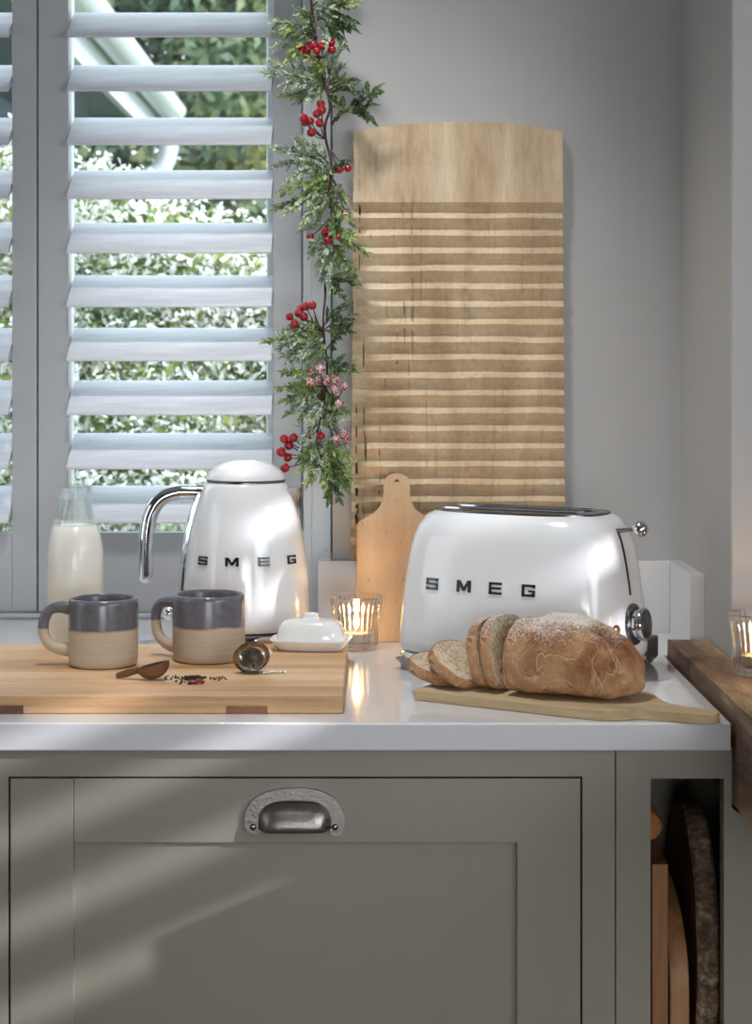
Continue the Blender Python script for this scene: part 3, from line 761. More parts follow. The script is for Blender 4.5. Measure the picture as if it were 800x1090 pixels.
# ================================================================== tealight holders
M['votive'] = glass('ribbed_votive_glass', (1.0, .985, .96, 1), 0, .42)
M['wax'] = paint('candle_wax', 'efe6d2', .5, .02, 0)
M['flame'] = emit('candle_flame', 'ffc277', 38)
M['tin'] = metal('tealight_cup', 'c9c6c0', .3, .05)
def tealight(loc, hold_label, cand_label, R=.0352, rb=.0275, H=.0695):
    t = thing('tealight_holder', hold_label, 'candle holder', loc, 0, group='ribbed glass tealight holders')
    pr = catmull([(rb*.88, 0, 0), (rb, 0, .002), (rb*1.005, 0, .010), (rb*1.02, 0, .028), (rb*1.09, 0, .044), (rb*1.18, 0, .058), (R*.97, 0, .066), (R, 0, H)], 5)
    NR = 28
    def wob(a, r, z):
        k = max(0, min(1, (z-.001)/.006))*max(0, min(1, (H-.0015-z)/.004))
        return r+.00095*k*(abs(math.cos(NR*a/2))*2-1)
    op = [(p.x, p.z) for p in pr]
    ip = [(R-.0022, H+.0006), (R-.0034, H-.0008)]+[(p.x-.0036, p.z) for p in pr[::-1][3:] if p.z > .0105]+[(rb-.006, .0088), (0, .0080)]
    rs = []
    NA = NR*8
    for i, (r, z) in enumerate(op+ip):
        rs.append([((wob(a, r, z) if i < len(op) else r)*math.cos(a), (wob(a, r, z) if i < len(op) else r)*math.sin(a), z) for a in (2*PI*j/NA for j in range(NA))])
    MB().rings(rs, True, False).build('glass', M['votive'], t, ang=70)
    c = thing('tealight_candle', cand_label, 'candle', (loc[0], loc[1], loc[2]+.0092), 0, group='burning tealights')
    MB().lathe([(0, 0), (.0185, 0), (.0190, .001), (.0190, .0125), (.0186, .0125), (.0186, .0115), (0, .0115)], 40).build('tin_cup', M['tin'], c)
    MB().lathe([(0, .0116), (.0184, .0116), (.0180, .0124), (.006, .0118), (0, .0118)], 40).build('wax', M['wax'], c)
    MB().tube([(0, 0, .0117), (.0004, 0, .019)], .0006, 8).build('wick', M['black'], c)
    MB().lathe([(0, .0165), (.0022, .0185), (.0040, .0225), (.0043, .0265), (.0033, .0325), (.0017, .0390), (0, .0440)], 20).build('flame', M['flame'], c, ang=0)
    li = bpy.data.lights.new('flame_light', 'POINT'); li.energy = .24; li.color = (1, .56, .22); li.shadow_soft_size = .006
    lo = bpy.data.objects.new('flame_light', li); COL.objects.link(lo); lo.parent = c; lo.location = (0, 0, .046)
tealight((-.0258, 2.337, WT+.0002), 'ribbed glass tealight holder on the worktop beside the white butter dish', 'lit tealight glowing inside the ribbed glass beside the butter dish')
tealight(((807.5-400)/F_PX*2.03, 2.03, WT+.0203), 'ribbed glass tealight holder on the oak sill, cut off by the photo edge', 'lit tealight glowing inside the ribbed glass on the oak sill')

# ================================================================== spoon, infuser, loose tea
M['spoon'] = wood('spoon_wood', ['432718', '613d26', '7d5538'], 'X', 70, 8, .5, .2, .4, 7)
sp = Vector(((165-400)/F_PX*1.995, 1.995, BZ))
so = MB(); a, bw, d = .0195, .0125, .0165
rs = []
for i in range(11):
    ph = i/10*PI/2; rs.append([(a*math.sin(ph)*math.cos(u), bw*math.sin(ph)*math.sin(u), d*(1-math.cos(ph))) for u in (2*PI*j/40 for j in range(40))])
for i in range(10, -1, -1):
    ph = i/10*PI/2; k = .86; rs.append([(k*a*math.sin(ph)*math.cos(u), k*bw*math.sin(ph)*math.sin(u), d-.0006-(d-.003)*math.cos(ph)) for u in (2*PI*j/40 for j in range(40))])
so.rings(rs[1:-1], True, True)
Ms = Matrix.Translation((.001, 0, .0012)) @ Matrix.Rotation(math.radians(-14), 4, 'Y')
for i, v in enumerate(so.v): so.v[i] = Ms @ v
hp = catmull([(-.015, 0, .0105), (-.021, 0, .0098), (-.029, .0005, .0078), (-.037, .001, .0052), (-.0445, .001, .0036)], 6)
so.tube(hp, [.0040, .0042, .0042, .0042, .004, .0038, .0036, .0036, .0037, .0038, .004, .004, .0041, .0041, .0042, .0042, .0041, .004, .0039, .0038, .0037, .0036, .0034, .003, .002][:len(hp)], 14)
o = so.build('wooden_spoon', M['spoon'], ang=60, loc=sp, rotz=math.radians(-4))
tag(o, 'short dark wooden scoop spoon lying on the chopping board', 'spoon')

ic = P(267.5, 701, 2.040); R = .0172
t = thing('tea_infuser', 'round mesh tea infuser ball with chain lying on the chopping board', 'tea infuser', (ic.x, ic.y, BZ+R+.0009))
nrm = Vector((.18, -.80, -.42)).normalized(); Q = nrm.to_track_quat('Z', 'Y').to_matrix().to_4x4()
def hemi(sgn, r, hz, nm):
    vs = []; fs = []; N, K = 56, 15
    for i in range(1, K+1):
        ph = PI/2*i/K
        for j in range(N): u = 2*PI*j/N; vs.append((r*math.sin(ph)*math.cos(u), r*math.sin(ph)*math.sin(u), sgn*hz*math.cos(ph)))
    for i in range(K-1):
        for j in range(N): fs.append((i*N+j, i*N+(j+1) % N, (i+1)*N+(j+1) % N, (i+1)*N+j))
    o = MB().add(vs, fs, Q).build(nm, M['mesh_steel'], t, smooth=False)
    w = o.modifiers.new('w', 'WIREFRAME'); w.thickness = .00042; w.use_even_offset = False
    return o
M['mesh_steel'] = metal('infuser_mesh', 'b9b5ad', .25, .06)
M['bronze'] = metal('infuser_rim', '8d7558', .28, .06)
hemi(1, R, .0165, 'mesh_half'); hemi(-1, R, .0150, 'mesh_half')
MB().loop([[((R+x)*math.cos(u), (R+x)*math.sin(u), z) for x, z in ((-.0004, -.0022), (.0030, -.0020), (.0042, -.0006), (.0042, .0006), (.0030, .0020), (-.0004, .0022))] for u in (2*PI*j/64 for j in range(64))], Q).build('rim', M['bronze'], t, ang=40)
def tea_mat(name, cols):
    m = NT(name); c = m.coord(); f = m.noise(c, 260, 3, .6); m.set(Base_Color=m.ramp(f, [(.35, lin(cols[0])), (.55, lin(cols[1])), (.75, lin(cols[2]))]), Roughness=.8); return m.mat
M['tea'] = tea_mat('dry_tea', ['1a1512', '2b221d', '57493a'])
b = MB(); b.ball((0, 0, -.0015), .0145, 20, 12, (1, 1, .86))
tea = b.build('tea', M['tea'], t)
b = MB(); rs_ = random.Random(5)
b.box(-.003, .003, -.001, .001, -.001, .004, Matrix.Translation(Q @ Vector((.0205, .004, .0)))); b.build('clasp', M['mesh_steel'], t)
cp = catmull([(.011, -.008, -.0164), (.016, -.010, -.0168), (.022, -.007, -.0168), (.028, -.004, -.0168), (.034, -.003, -.0168), (.038, -.001, -.0168)], 5)
b = MB()
for i, p in enumerate(cp):
    e1 = Vector((1, 0, 0)) if i % 2 else Vector((0, 1, 0)); rr = .0013
    pts = [p+e1*rr*math.cos(u)+Vector((.6, .4, .35 if i % 2 else .1)).normalized()*rr*1.2*math.sin(u) for u in (2*PI*j/8 for j in range(8))]
    b.tube(pts+[pts[0]], .00045, 6)
b.build('chain', M['mesh_steel'], t)

b = MB(); rt = random.Random(11)
def spec(b, px, py, s, h=0, el=1.0):
    q = Vector(((px-400)/F_PX*(F_PX*.352/(py-390)), F_PX*.352/(py-390), BZ+h))
    A = Matrix.Translation(q+Vector((0, 0, s*.62))) @ Matrix.Rotation(rt.random()*6.28, 4, 'Z') @ Matrix.Rotation(rt.uniform(-.5, .5), 4, 'X')
    nv = [(0, 0, -.62), (1, .1, -.2), (.2, .8, -.3), (-.9, .3, -.1), (-.4, -.8, -.2), (.5, -.7, .1), (.7, .5, .4), (-.5, .5, .5), (-.2, -.3, .7), (.2, .1, .65)]
    bb = bmesh.new()
    for v in nv: bb.verts.new(Vector((v[0]*s*el*rt.uniform(.8, 1.2), v[1]*s*rt.uniform(.7, 1.1), v[2]*s)))
    bmesh.ops.convex_hull(bb, input=bb.verts); bb.verts.index_update(); bb.verts.ensure_lookup_table()
    b.add([v.co for v in bb.verts], [[v.index for v in f.verts] for f in bb.faces], A); bb.free()
for i in range(120):
    r = abs(rt.gauss(0, 1)); a = rt.random()*6.28
    px = 204+13.5*r*math.cos(a); py = 723.5+2.3*r*math.sin(a)
    if not 174 < px < 242: continue
    spec(b, px, min(729, max(718, py)), rt.uniform(.0010, .0022), max(0, .0016*(1.3-r)), rt.uniform(1, 1.6))
for i in range(12): spec(b, rt.uniform(174, 190), rt.uniform(720.5, 724), rt.uniform(.0009, .0016))
tag(b.build('loose_tea', M['tea'], smooth=False), 'scatter of dark loose tea leaves on the chopping board', 'loose tea', kind='stuff')
M['redpowder'] = paint('red_spice', '8d3f32', .8, .2, .3)
b = MB()
for i in range(26): spec(b, 232+rt.gauss(0, 5), 722.3+rt.gauss(0, 1.0), rt.uniform(.0006, .0011), 0, 1.8)
tag(b.build('spice_dust', M['redpowder'], smooth=False), 'small reddish smear of ground spice beside the loose tea', 'spice', kind='stuff')
M['redberry'] = gloss('dried_red_petal', '8c1d22', .35, .3, .4)
q = Vector(((209-400)/F_PX*1.968, 1.968, BZ+.0026))
b = MB(); rs = []
for i in range(13):
    f = -1+2*i/12; w = max(.02, (1-f*f))**.5
    rs.append([(f*.0088, .0034*w*math.cos(u), .0025*w*math.sin(u)+.0010*math.sin(f*5)) for u in (2*PI*j/16 for j in range(16))])
b.rings(rs); tag(b.build('dried_petal', M['redberry'], loc=q, rotz=.1), 'single glossy red dried petal in the loose tea', 'dried petal')

# ================================================================== bread board, loaf, slices
M['breadboard'] = wood('bread_board_wood', ['9c8460', 'b69d78', 'c9b491'], 'X', 60, 12, .65, .3, .4, 8, porecol='8a7250')
ol = [(.0419, 1.978), (.10, 1.9425), (.16, 1.905), (.205, 1.8775), (.2363, 1.8615), (.256, 1.8615), (.2772, 1.8680), (.300, 1.8590), (.3271, 1.8462), (.347, 1.8420), (.357, 1.8480), (.3565, 1.8600),
      (.340, 1.8735), (.324, 1.8860), (.3135, 1.8985), (.3085, 1.9200), (.3066, 1.9410), (.303, 1.963), (.290, 1.9830), (.265, 2.0010), (.20, 2.0405), (.150, 2.0710), (.1170, 2.0900), (.1080, 2.0900), (.100, 2.0800)]
pl = catmull([(x, y, 0) for x, y in ol[4:19]], 5); pl2 = [(x, y) for x, y in ol[:4]]+[(p_.x, p_.y) for p_ in pl]+[(x, y) for x, y in ol[19:]]
u_ = Vector((.857, -.515)); v_ = Vector((.515, .857)); org = Vector((.078, 2.038)); BA = math.atan2(-.515, .857)
loc = [((Vector(p_)-org).dot(u_), (Vector(p_)-org).dot(v_)) for p_ in pl2]
o = MB().prism(loc, 0, .012).build('bread_board', M['breadboard'], bevel=.0016, loc=(org.x, org.y, WT+.0001), rotz=BA)
tag(o, 'flat wooden bread board with a rounded handle under the loaf', 'bread board')
BB = WT+.0124
def crust_mat():
    m = NT('bread_crust'); c = m.coord(); a = m.noise(c, 22, 5, .6, .4); f = m.noise(c, 160, 5, .7)
    col = m.ramp(a, [(.3, lin('6b3d20')), (.44, lin('97623a')), (.56, lin('b48458')), (.72, lin('c8a37c'))])
    sx = m.n('ShaderNodeSeparateXYZ'); m.l(c, sx.inputs[0])
    zz = m.n('ShaderNodeMapRange'); m.l(sx.outputs['Z'], zz.inputs[0]); zz.inputs[1].default_value = .040; zz.inputs[2].default_value = .086
    fl = m.math('ADD', m.math('MULTIPLY', zz.outputs[0], .62), m.math('MULTIPLY', m.noise(c, 30, 3), .55))
    fl2 = m.math('ADD', m.math('MULTIPLY', m.math('SUBTRACT', m.noise(c, 420, 4, .75), .5), 1.1), fl)
    k = m.ramp(fl2, [(.62, BW(0)), (.88, BW(.92))])
    sp_ = m.ramp(m.noise(c, 700, 3, .6), [(.60, BW(0)), (.68, BW(.6))])
    col = m.mix(m.math('MAXIMUM', k, m.math('MULTIPLY', sp_, .55)), col, lin('eee6da'))
    cr = m.noise(c, 19, 3, .55, 1.2); cw = m.math('ABSOLUTE', m.math('SUBTRACT', cr, .5))
    col = m.mix(m.ramp(cw, [(.002, BW(.55)), (.010, BW(0))]), col, lin('5a3218'))
    col = m.mix(m.ramp(m.math('ABSOLUTE', m.math('SUBTRACT', cr, .525)), [(.004, BW(.45)), (.016, BW(0))]), col, lin('dcc3a0'))
    m.set(Base_Color=col, Roughness=.82)
    n1 = m.bump(m.noise(c, 55, 6, .7, .8), .9, .006); m.bump(f, .7, .0022, n1); return m.mat
def crumb_mat():
    m = NT('bread_crumb'); c = m.coord(); v = m.n('ShaderNodeTexVoronoi'); v.inputs['Scale'].default_value = 230; m.l(c, v.inputs['Vector'])
    f = m.noise(c, 130, 4, .7); h = m.math('ADD', m.math('MULTIPLY', v.outputs['Distance'], .6), m.math('MULTIPLY', f, .6))
    m.set(Base_Color=m.ramp(h, [(.28, lin('7c6048')), (.42, lin('b29a7c')), (.6, lin('cfbb9f')), (.8, lin('d9c8ae'))]), Roughness=.9)
    m.bump(h, .9, .003); return m.mat
M['crust'] = crust_mat(); M['crumb'] = crumb_mat()
def section(w, h, N=72):                      # loaf outline in (y,z); flat-ish base
    out = []
    for j in range(N):
        a = 2*PI*j/N; c, s_ = math.cos(a), math.sin(a)
        y = w*math.copysign(abs(c)**.82, c)
        z = h*.40+(h*.60*abs(s_)**.9 if s_ > 0 else -h*.40*min(1, abs(s_)**.55*1.02))
        out.append((y, max(0, z)))
    return out
def bump3(p, s, amp): return amp*noise.fractal(p*s, 1.0, 2.0, 4)
tl = .103
lo = Vector((org.x, org.y, 0)).to_2d()+u_*tl
t = thing('bread_loaf', 'cut rustic brown loaf dusted with flour on the bread board', 'bread', (lo.x, lo.y, BB), BA)
LL = .141; rs = []
NS = 44
for i in range(NS+1):
    x = LL*(1-math.cos(PI/2*i/NS)) if False else LL*math.sin(PI/2*i/NS)
    f = x/LL
    sh = max(0.0, 1-max(0, (f-.18)/.82)**2.25)**.47
    grow = 1+.06*math.sin(min(1, f/.5)*PI)
    w, h = .0550*sh*grow, .0850*(sh**.85)*(.925+.085*math.sin(min(1, f/.5)*PI/2))
    if i == NS: w, h = .002, .003
    lift = .014*(1-sh)**1.3
    ring = []
    for (y, z) in section(w, h):
        p_ = Vector((x, y, z+lift)); g = bump3(p_, 24, .0044)+bump3(p_, 75, .0016)*(1 if z > .004 else .15)
        # split along the crust
        cr = math.exp(-((y+.018-.25*(x-.06)+.006*math.sin(x*90))/.0035)**2)*(1 if .035 < x < .13 and z > h*.45 else 0)
        nn = Vector((0, y/max(w, .004), (z-h*.4)/max(h*.6, .004))); nn = nn.normalized() if nn.length > .01 else Vector((0, 0, 0))
        p_ += nn*(g-.0055*cr); p_.z = max(0, p_.z); ring.append(p_)
    rs.append(ring)
MB().rings(rs, False, True).build('crust', M['crust'], t, ang=0)
c0 = section(.0548, .0786); 
MB().rings([[(.0010+.0006*noise.noise(Vector((y*90, z*90, 1))), y*k, .039+(z-.039)*k) for y, z in c0] for k in (1.0, .8, .6, .4, .2, .02)], False, True).build('crumb', M['crumb'], t)
def slice_(tpos, tilt, lab, w=.0545, h=.077, th=.0125, dz=0, dv=0, yaw=0):
    q = org+u_*tpos+v_*dv
    s = thing('bread_slice', lab, 'bread slice', (q.x, q.y, BB+dz), 0, group='bread slices on the bread board')
    s.rotation_euler = (Matrix.Rotation(BA+yaw, 4, 'Z') @ Matrix.Rotation(-math.radians(tilt), 4, 'Y')).to_euler()
    sc_ = section(w, h); rs = []
    for x, k in ((0, .975), (.0012, .995), (th*.5, 1), (th-.0012, .995), (th, .975)):
        rs.append([(x, y*k+.0012*noise.noise(Vector((y*40, z*40, tpos*50))), max(0, h*.45+(z-h*.45)*k+.0012*noise.noise(Vector((y*40, z*40, tpos*50+9))))) for y, z in sc_])
    MB().rings(rs, False, False).build('crust', M['crust'], s, ang=0)
    for x, sg in ((-.0002, -1), (th+.0002, 1)):
        MB().rings([[(x+sg*.0005*noise.noise(Vector((y*120, z*120, tpos*70)))-sg*.0006*(k > .9), y*k, h*.45+(z-h*.45)*k) for y, z in sc_] for k in (.972, .93, .75, .5, .25, .03)], False, True).build('crumb', M['crumb'], s)
    return s
slice_(.0835, 13, 'upright bread slice leaning away from the cut end of the loaf', w=.0545, h=.0805)
slice_(.0680, 15.5, 'upright bread slice between the fallen slices and the inner upright slice', w=.053, h=.0765)
slice_(.0540, 58, 'fallen bread slice propped against the upright slices', w=.050, h=.068, dv=-.012, dz=0)
slice_(.0270, 74, 'lowest fallen bread slice at the plain end of the bread board', w=.047, h=.064, dv=-.006, dz=0)
# ================================================================== berry garland
def leaf_mat(name, cols, frost, seed=0):
    m = NT(name); c = m.coord((1, 1, 1), (seed, 0, 0)); a = m.noise(c, 55, 3); f = m.noise(c, 420, 4, .7)
    col = m.ramp(a, [(.32, lin(cols[0])), (.5, lin(cols[1])), (.68, lin(cols[2]))])
    k = m.ramp(f, [(.60-frost*.3, BW(0)), (.68-frost*.2, BW(.85))])
    m.set(Base_Color=m.mix(k, col, lin('dfe6e2')), Roughness=.5); return m.mat
M['leaf_frost'] = leaf_mat('frosted_leaf', ['40593a', '6b8a54', 'a5b668'], .46)
M['leaf_green'] = leaf_mat('fresh_leaf', ['3f5c28', '6f8c3c', 'a8b85c'], .22, 3)
M['leaf_dark'] = leaf_mat('dark_leaf', ['2b4024', '47632f', '66803a'], .14, 5)
M['twig'] = paint('twig_bark', '4b3029', .7, .2, .5, 300)
def berry_mat(name, frost):
    m = NT(name); c = m.coord(); f = m.noise(c, 330, 4, .7)
    col = m.mix(m.noise(c, 60, 2), lin('7d0f18'), lin('b01c28'))
    if frost: col = m.mix(m.ramp(f, [(.46, BW(0)), (.56, BW(.9))]), col, lin('e9dfe2'))
    m.set(Base_Color=col, Roughness=.12 if not frost else .45, Coat_Weight=.5 if not frost else 0); return m.mat
M['berry'] = berry_mat('red_berry', 0); M['berry_frost'] = berry_mat('frosted_berry', 1)
GD = 2.435
g = thing('hanging_garland', 'hanging garland of frosted green leaves and red berries at the window edge', 'garland', P(345, 100, GD))
G0 = g.location.copy()
rg = random.Random(21)
def GP(px, py, d=0): return P(px, py, GD+d)-G0
sp_ = [(322,-190),(330,-130),(337,-70),(332,-20),(331,0),(334,26),(337,52),(341,75),(348,98),(351,115),(346,133),(347,150),(352,172),(351,200),(353,235),(349,270),(346,300),(346,316),(344,338),(345,362),(348,388),(346,418),(341,445),(337,468),(342,488),(349,506)]
pts = catmull([GP(x, y, .010*math.sin(i*1.3)) for i, (x, y) in enumerate(sp_)], 5)
MB().tube(pts, [.0021-.0008*i/len(pts) for i in range(len(pts))], 8).build('stem', M['twig'], g)
def leaflet(b, p, d, L, W, nrm):
    d = d.normalized(); s = d.cross(nrm)
    s = s.normalized() if s.length > 1e-4 else Vector((1, 0, 0)); n2 = s.cross(d)
    cur = rg.uniform(-.35, .35)*L
    q = [p, p+d*L*.28+s*W*.42+n2*W*.22, p+d*L*.62+s*W*.40+n2*(W*.2+cur*.35), p+d*L+n2*cur, p+d*L*.62-s*W*.40+n2*(W*.2+cur*.35), p+d*L*.28-s*W*.42+n2*W*.22, p+d*L*.3, p+d*L*.64+n2*cur*.35]
    b.add(q, [(0, 1, 6), (6, 1, 2, 7), (7, 2, 3), (0, 6, 5), (6, 7, 4, 5), (7, 3, 4)])
def spray(a, e, mat, dens=1.0, ll=.016, lw=.0046, sag=.004, da=0, de=None):
    A = GP(*a, da); E = GP(*e, rg.uniform(-.035, .004) if de is None else de)
    ax = E-A; L = ax.length
    mid = (A+E)/2+Vector((rg.uniform(-1, 1), rg.uniform(-.8, .8), rg.uniform(.2, 1)))*L*.10
    cv = catmull([A, mid, E], 8)
    b = MB(); b.tube(cv, [.0011-.0006*i/(len(cv)-1) for i in range(len(cv))], 5); b.cur = 1
    n = max(9, int(L/.0026*dens))
    for i in range(n):
        f = .12+.88*i/(n-1); k = f*(len(cv)-1); j = min(int(k), len(cv)-2); p = cv[j].lerp(cv[j+1], k-j); d = (cv[j+1]-cv[j]).normalized()
        th = rg.uniform(0, 2*PI); o = Vector((rg.gauss(0, 1), rg.gauss(0, .7), rg.gauss(0, 1))); o = (o-d*o.dot(d)).normalized()
        dd = (d*rg.uniform(.5, 1.1)+o*rg.uniform(.45, 1.0)+Vector((0, 0, -.10)))
        Lf = 1.12*ll*rg.uniform(.55, 1.15)*(1.1-.35*f)
        leaflet(b, p, dd, Lf, 1.45*lw*rg.uniform(.75, 1.2), Vector((rg.uniform(-.5, .5), -1, rg.uniform(-.2, .9))))
    leaflet(b, cv[-1], cv[-1]-cv[-3], ll*1.1, lw, Vector((0, -1, .3)))
    b.build('leaf_spray', [M['twig'], mat], g, smooth=True, ang=30, recalc=False)
FR, GR, DK = M['leaf_frost'], M['leaf_green'], M['leaf_dark']
for a, e in (((331,-10),(300,-30)),((333,-40),(365,-55)),((334,-60),(300,-85)),((330,-90),(362,-110)),((326,-130),(295,-140)),((326,-150),(355,-160))): spray(a, e, FR)
S = [ # attach, tip, material, leaf length
 ((333,6),(350,-6),FR,.013),((334,10),(352,16),FR,.013),((342,12),(376,4),GR,.018),((345,10),(372,20),DK,.02),((340,20),(368,26),DK,.024),((346,26),(362,42),DK,.022),((338,22),(350,8),FR,.013),
 ((336,32),(318,12),FR,.014),((336,38),(296,24),FR,.017),((335,42),(300,34),GR,.016),((336,46),(296,48),FR,.016),((336,46),(308,60),GR,.017),((333,34),(326,16),DK,.014),((338,40),(322,36),DK,.016),((340,28),(346,44),FR,.014),
 ((346,84),(290,66),FR,.012),((347,88),(282,78),FR,.012),((349,92),(304,90),FR,.014),((349,94),(303,102),GR,.013),((348,88),(318,108),FR,.014),((347,80),(331,62),GR,.016),((345,76),(341,96),GR,.018),((350,80),(362,52),FR,.013),((350,88),(364,72),FR,.013),
 ((350,96),(374,87),DK,.018),((350,99),(376,98),DK,.017),((346,92),(330,104),FR,.014),((345,70),(334,84),FR,.014),((348,70),(350,92),FR,.014),
 ((353,134),(369,118),DK,.012),((366,120),(390,112),DK,.018),((372,118),(399,96),DK,.017),((374,116),(392,126),DK,.017),((368,120),(354,106),DK,.020),((376,112),(389,92),DK,.008),
 ((350,174),(318,150),FR,.017),((350,176),(293,158),FR,.014),((349,178),(296,176),FR,.014),((350,180),(308,190),FR,.014),((352,188),(318,170),FR,.013),((351,192),(300,204),GR,.014),((352,200),(294,222),GR,.013),((352,204),(306,226),FR,.012),((351,196),(330,186),FR,.015),((352,190),(368,174),DK,.014),((352,205),(338,232),GR,.014),((352,210),(322,238),FR,.014),((352,196),(366,212),GR,.014),((353,214),(373,236),GR,.016),((351,206),(340,190),GR,.015),((352,216),(356,246),DK,.016),((350,184),(338,206),GR,.016),((350,216),(334,214),FR,.014),((352,190),(342,176),FR,.015),((350,222),(360,202),FR,.014),((349,200),(320,212),GR,.015),
 ((352,240),(326,244),FR,.014),((352,246),(332,268),FR,.013),((352,250),(340,284),FR,.014),((352,248),(372,252),GR,.016),((353,252),(390,270),GR,.014),((352,256),(378,292),GR,.016),((351,260),(356,290),FR,.014),((350,266),(344,296),FR,.012),((350,254),(366,278),FR,.014),((351,262),(334,256),FR,.014),((352,250),(358,232),GR,.014),((348,276),(350,304),FR,.012),
 ((349,298),(374,300),DK,.018),((350,304),(366,318),DK,.012),
 ((345,346),(363,330),DK,.017),((346,350),(368,338),DK,.018),((346,352),(366,352),DK,.019),((346,352),(300,352),FR,.013),((346,356),(284,364),GR,.012),((345,356),(296,372),FR,.013),((346,362),(308,386),FR,.013),((346,362),(322,396),FR,.014),((346,366),(330,380),GR,.015),((345,352),(328,344),GR,.015),((347,372),(362,352),DK,.017),((348,380),(372,392),DK,.020),((347,384),(360,396),DK,.018),((346,366),(338,398),FR,.014),((346,358),(318,364),GR,.015),((346,364),(304,378),FR,.013),
 ((346,408),(304,396),GR,.013),((346,412),(300,412),GR,.014),((345,416),(304,426),GR,.015),((345,420),(306,440),FR,.012),((344,424),(316,448),FR,.013),((344,424),(330,448),FR,.014),((347,414),(356,440),GR,.015),((347,416),(366,438),GR,.014),((346,410),(330,404),FR,.015),((347,408),(360,400),FR,.014),((346,422),(344,446),GR,.016),((346,414),(322,424),FR,.016),((345,418),(316,412),GR,.014),((346,418),(352,404),GR,.014),((344,416),(334,430),GR,.016),
 ((341,446),(352,442),FR,.015),((341,450),(322,472),FR,.014),((340,454),(360,448),FR,.016),((341,462),(356,480),FR,.016),((341,470),(320,488),GR,.015),((342,474),(320,498),GR,.015),((344,482),(330,510),GR,.016),((345,484),(346,516),GR,.016),((346,484),(366,496),GR,.016),((347,488),(372,510),GR,.017),((348,492),(366,518),DK,.016),((349,500),(350,528),DK,.016),((350,504),(360,528),DK,.015),((344,474),(362,474),FR,.016),((343,476),(370,486),GR,.016),((341,466),(330,490),FR,.015),((343,484),(338,500),FR,.015),((345,480),(356,506),GR,.017),((340,456),(330,446),FR,.014),
]
for a, e, mt, ll in S: spray(a, e, mt, 1.6 if mt is not DK else .8, ll, .0040 if mt is not DK else .0062)
def berries(root, pts, frost=False, dd=-.012, r=5.0):
    b = MB(); R_ = GP(*root)
    s = bpy.data.objects.new('berry_sprig', None)
    P_ = [GP(x, y, dd+rg.uniform(-.012, .010)) for x, y in pts]
    for p in P_:
        m1 = R_.lerp(p, .55)+Vector((0, rg.uniform(-.004, .004), -.003)); b.tube(catmull([R_, m1, p], 4), .0008, 6)
    tw = b.build('berry_sprig', M['twig'], g)
    for (x, y), p in zip(pts, P_):
        rr = r/F_PX*GD*rg.uniform(.88, 1.08)
        bb = MB(); bb.ball((0, 0, 0), rr, 18, 12, (1, 1, .95))
        o = bb.build('berry', M['berry_frost'] if frost else M['berry'], tw, ang=0, loc=p)
        o.rotation_euler = (rg.uniform(0, 3), rg.uniform(0, 3), 0)
berries((343,62), [(320,54),(327,52),(326,59),(334,48),(343,49),(352,45),(353,53),(337,54)])
berries((346,148), [(323,126),(324,130),(337,121),(342,117),(341,111),(330,129),(340,131),(331,141)])
berries((352,160), [(361,180),(370,179)], dd=-.006); berries((354,190), [(363,205),(370,212),(369,228)], True, dd=-.004)
berries((350,232), [(330,252),(346,247),(352,249),(361,252),(349,256)], dd=-.004, r=4.2)
berries((344,356), [(308,337),(325,326),(332,325),(318,333),(323,337),(313,345),(307,350),(319,329)])
berries((345,430), [(330,395),(341,393),(330,407),(340,405),(347,405)], True); berries((350,440), [(357,403),(356,414),(366,411),(361,430)], True)
berries((337,484), [(302,467),(312,466),(307,474),(299,481),(306,487),(303,498)])
berries((345,442), [(358,468),(366,461),(368,468),(361,464)], True, dd=-.004); berries((341,452), [(330,464),(341,464)], dd=.0, r=4.2)

# ================================================================== outdoors
ln = MB().box(-9, 6, 2.95, 18, -.15, -.05).build('lawn', paint('lawn_grass', '6f7f4a', .9, .25, .5, 20), smooth=False); struct(ln)
def outleaf(name, cols):
    m = NT(name); c = m.coord(); a = m.noise(c, 3.2, 4, .65)
    m.set(Base_Color=m.ramp(a, [(.32, lin(cols[0])), (.48, lin(cols[1])), (.68, lin(cols[2]))]), Roughness=.55)
    return m.mat
def leafcloud(name, mat, parent, centres, n, size, seed, squash=1.0):
    R = np.random.default_rng(seed); cs = np.array([c[:3] for c in centres]); rr = np.array([c[3] for c in centres])
    w = rr**2; idx = R.choice(len(cs), n, p=w/w.sum())
    d = R.normal(size=(n, 3)); d /= np.linalg.norm(d, axis=1)[:, None]
    pos = cs[idx]+d*(rr[idx]*(R.random(n)**.35))[:, None]*np.array([1, 1, squash])
    nr = d+R.normal(size=(n, 3))*.7; nr /= np.linalg.norm(nr, axis=1)[:, None]
    t1 = np.cross(nr, R.normal(size=(n, 3))); t1 /= np.linalg.norm(t1, axis=1)[:, None]; t2 = np.cross(nr, t1)
    s = size*R.uniform(.6, 1.3, n)[:, None]
    v = np.stack([pos-t1*s, pos+t2*s*.45+nr*s*.15, pos+t1*s, pos-t2*s*.45+nr*s*.15], 1).reshape(-1, 3)
    me = bpy.data.meshes.new(name); me.vertices.add(4*n); me.vertices.foreach_set('co', v.ravel()); me.loops.add(4*n); me.polygons.add(n)
    me.loops.foreach_set('vertex_index', np.arange(4*n)); me.polygons.foreach_set('loop_start', np.arange(n)*4)
    me.update(calc_edges=True); me.validate(); me.materials.append(mat)
    o = bpy.data.objects.new(name, me); COL.objects.link(o); o.parent = parent
    return o
M['hedgeleaf'] = outleaf('hedge_leaf', ['54672b', '869643', 'b8bb6a']); M['flower'] = paint('white_blossom', 'fbfaf4', .6, .03, 0)
M['treeleaf'] = outleaf('tree_leaf', ['2f4030', '4d6040', '8a8c50']); M['treeleaf2'] = outleaf('tree_leaf_gold', ['4c5236', '7d7a44', 'b59a5a'])
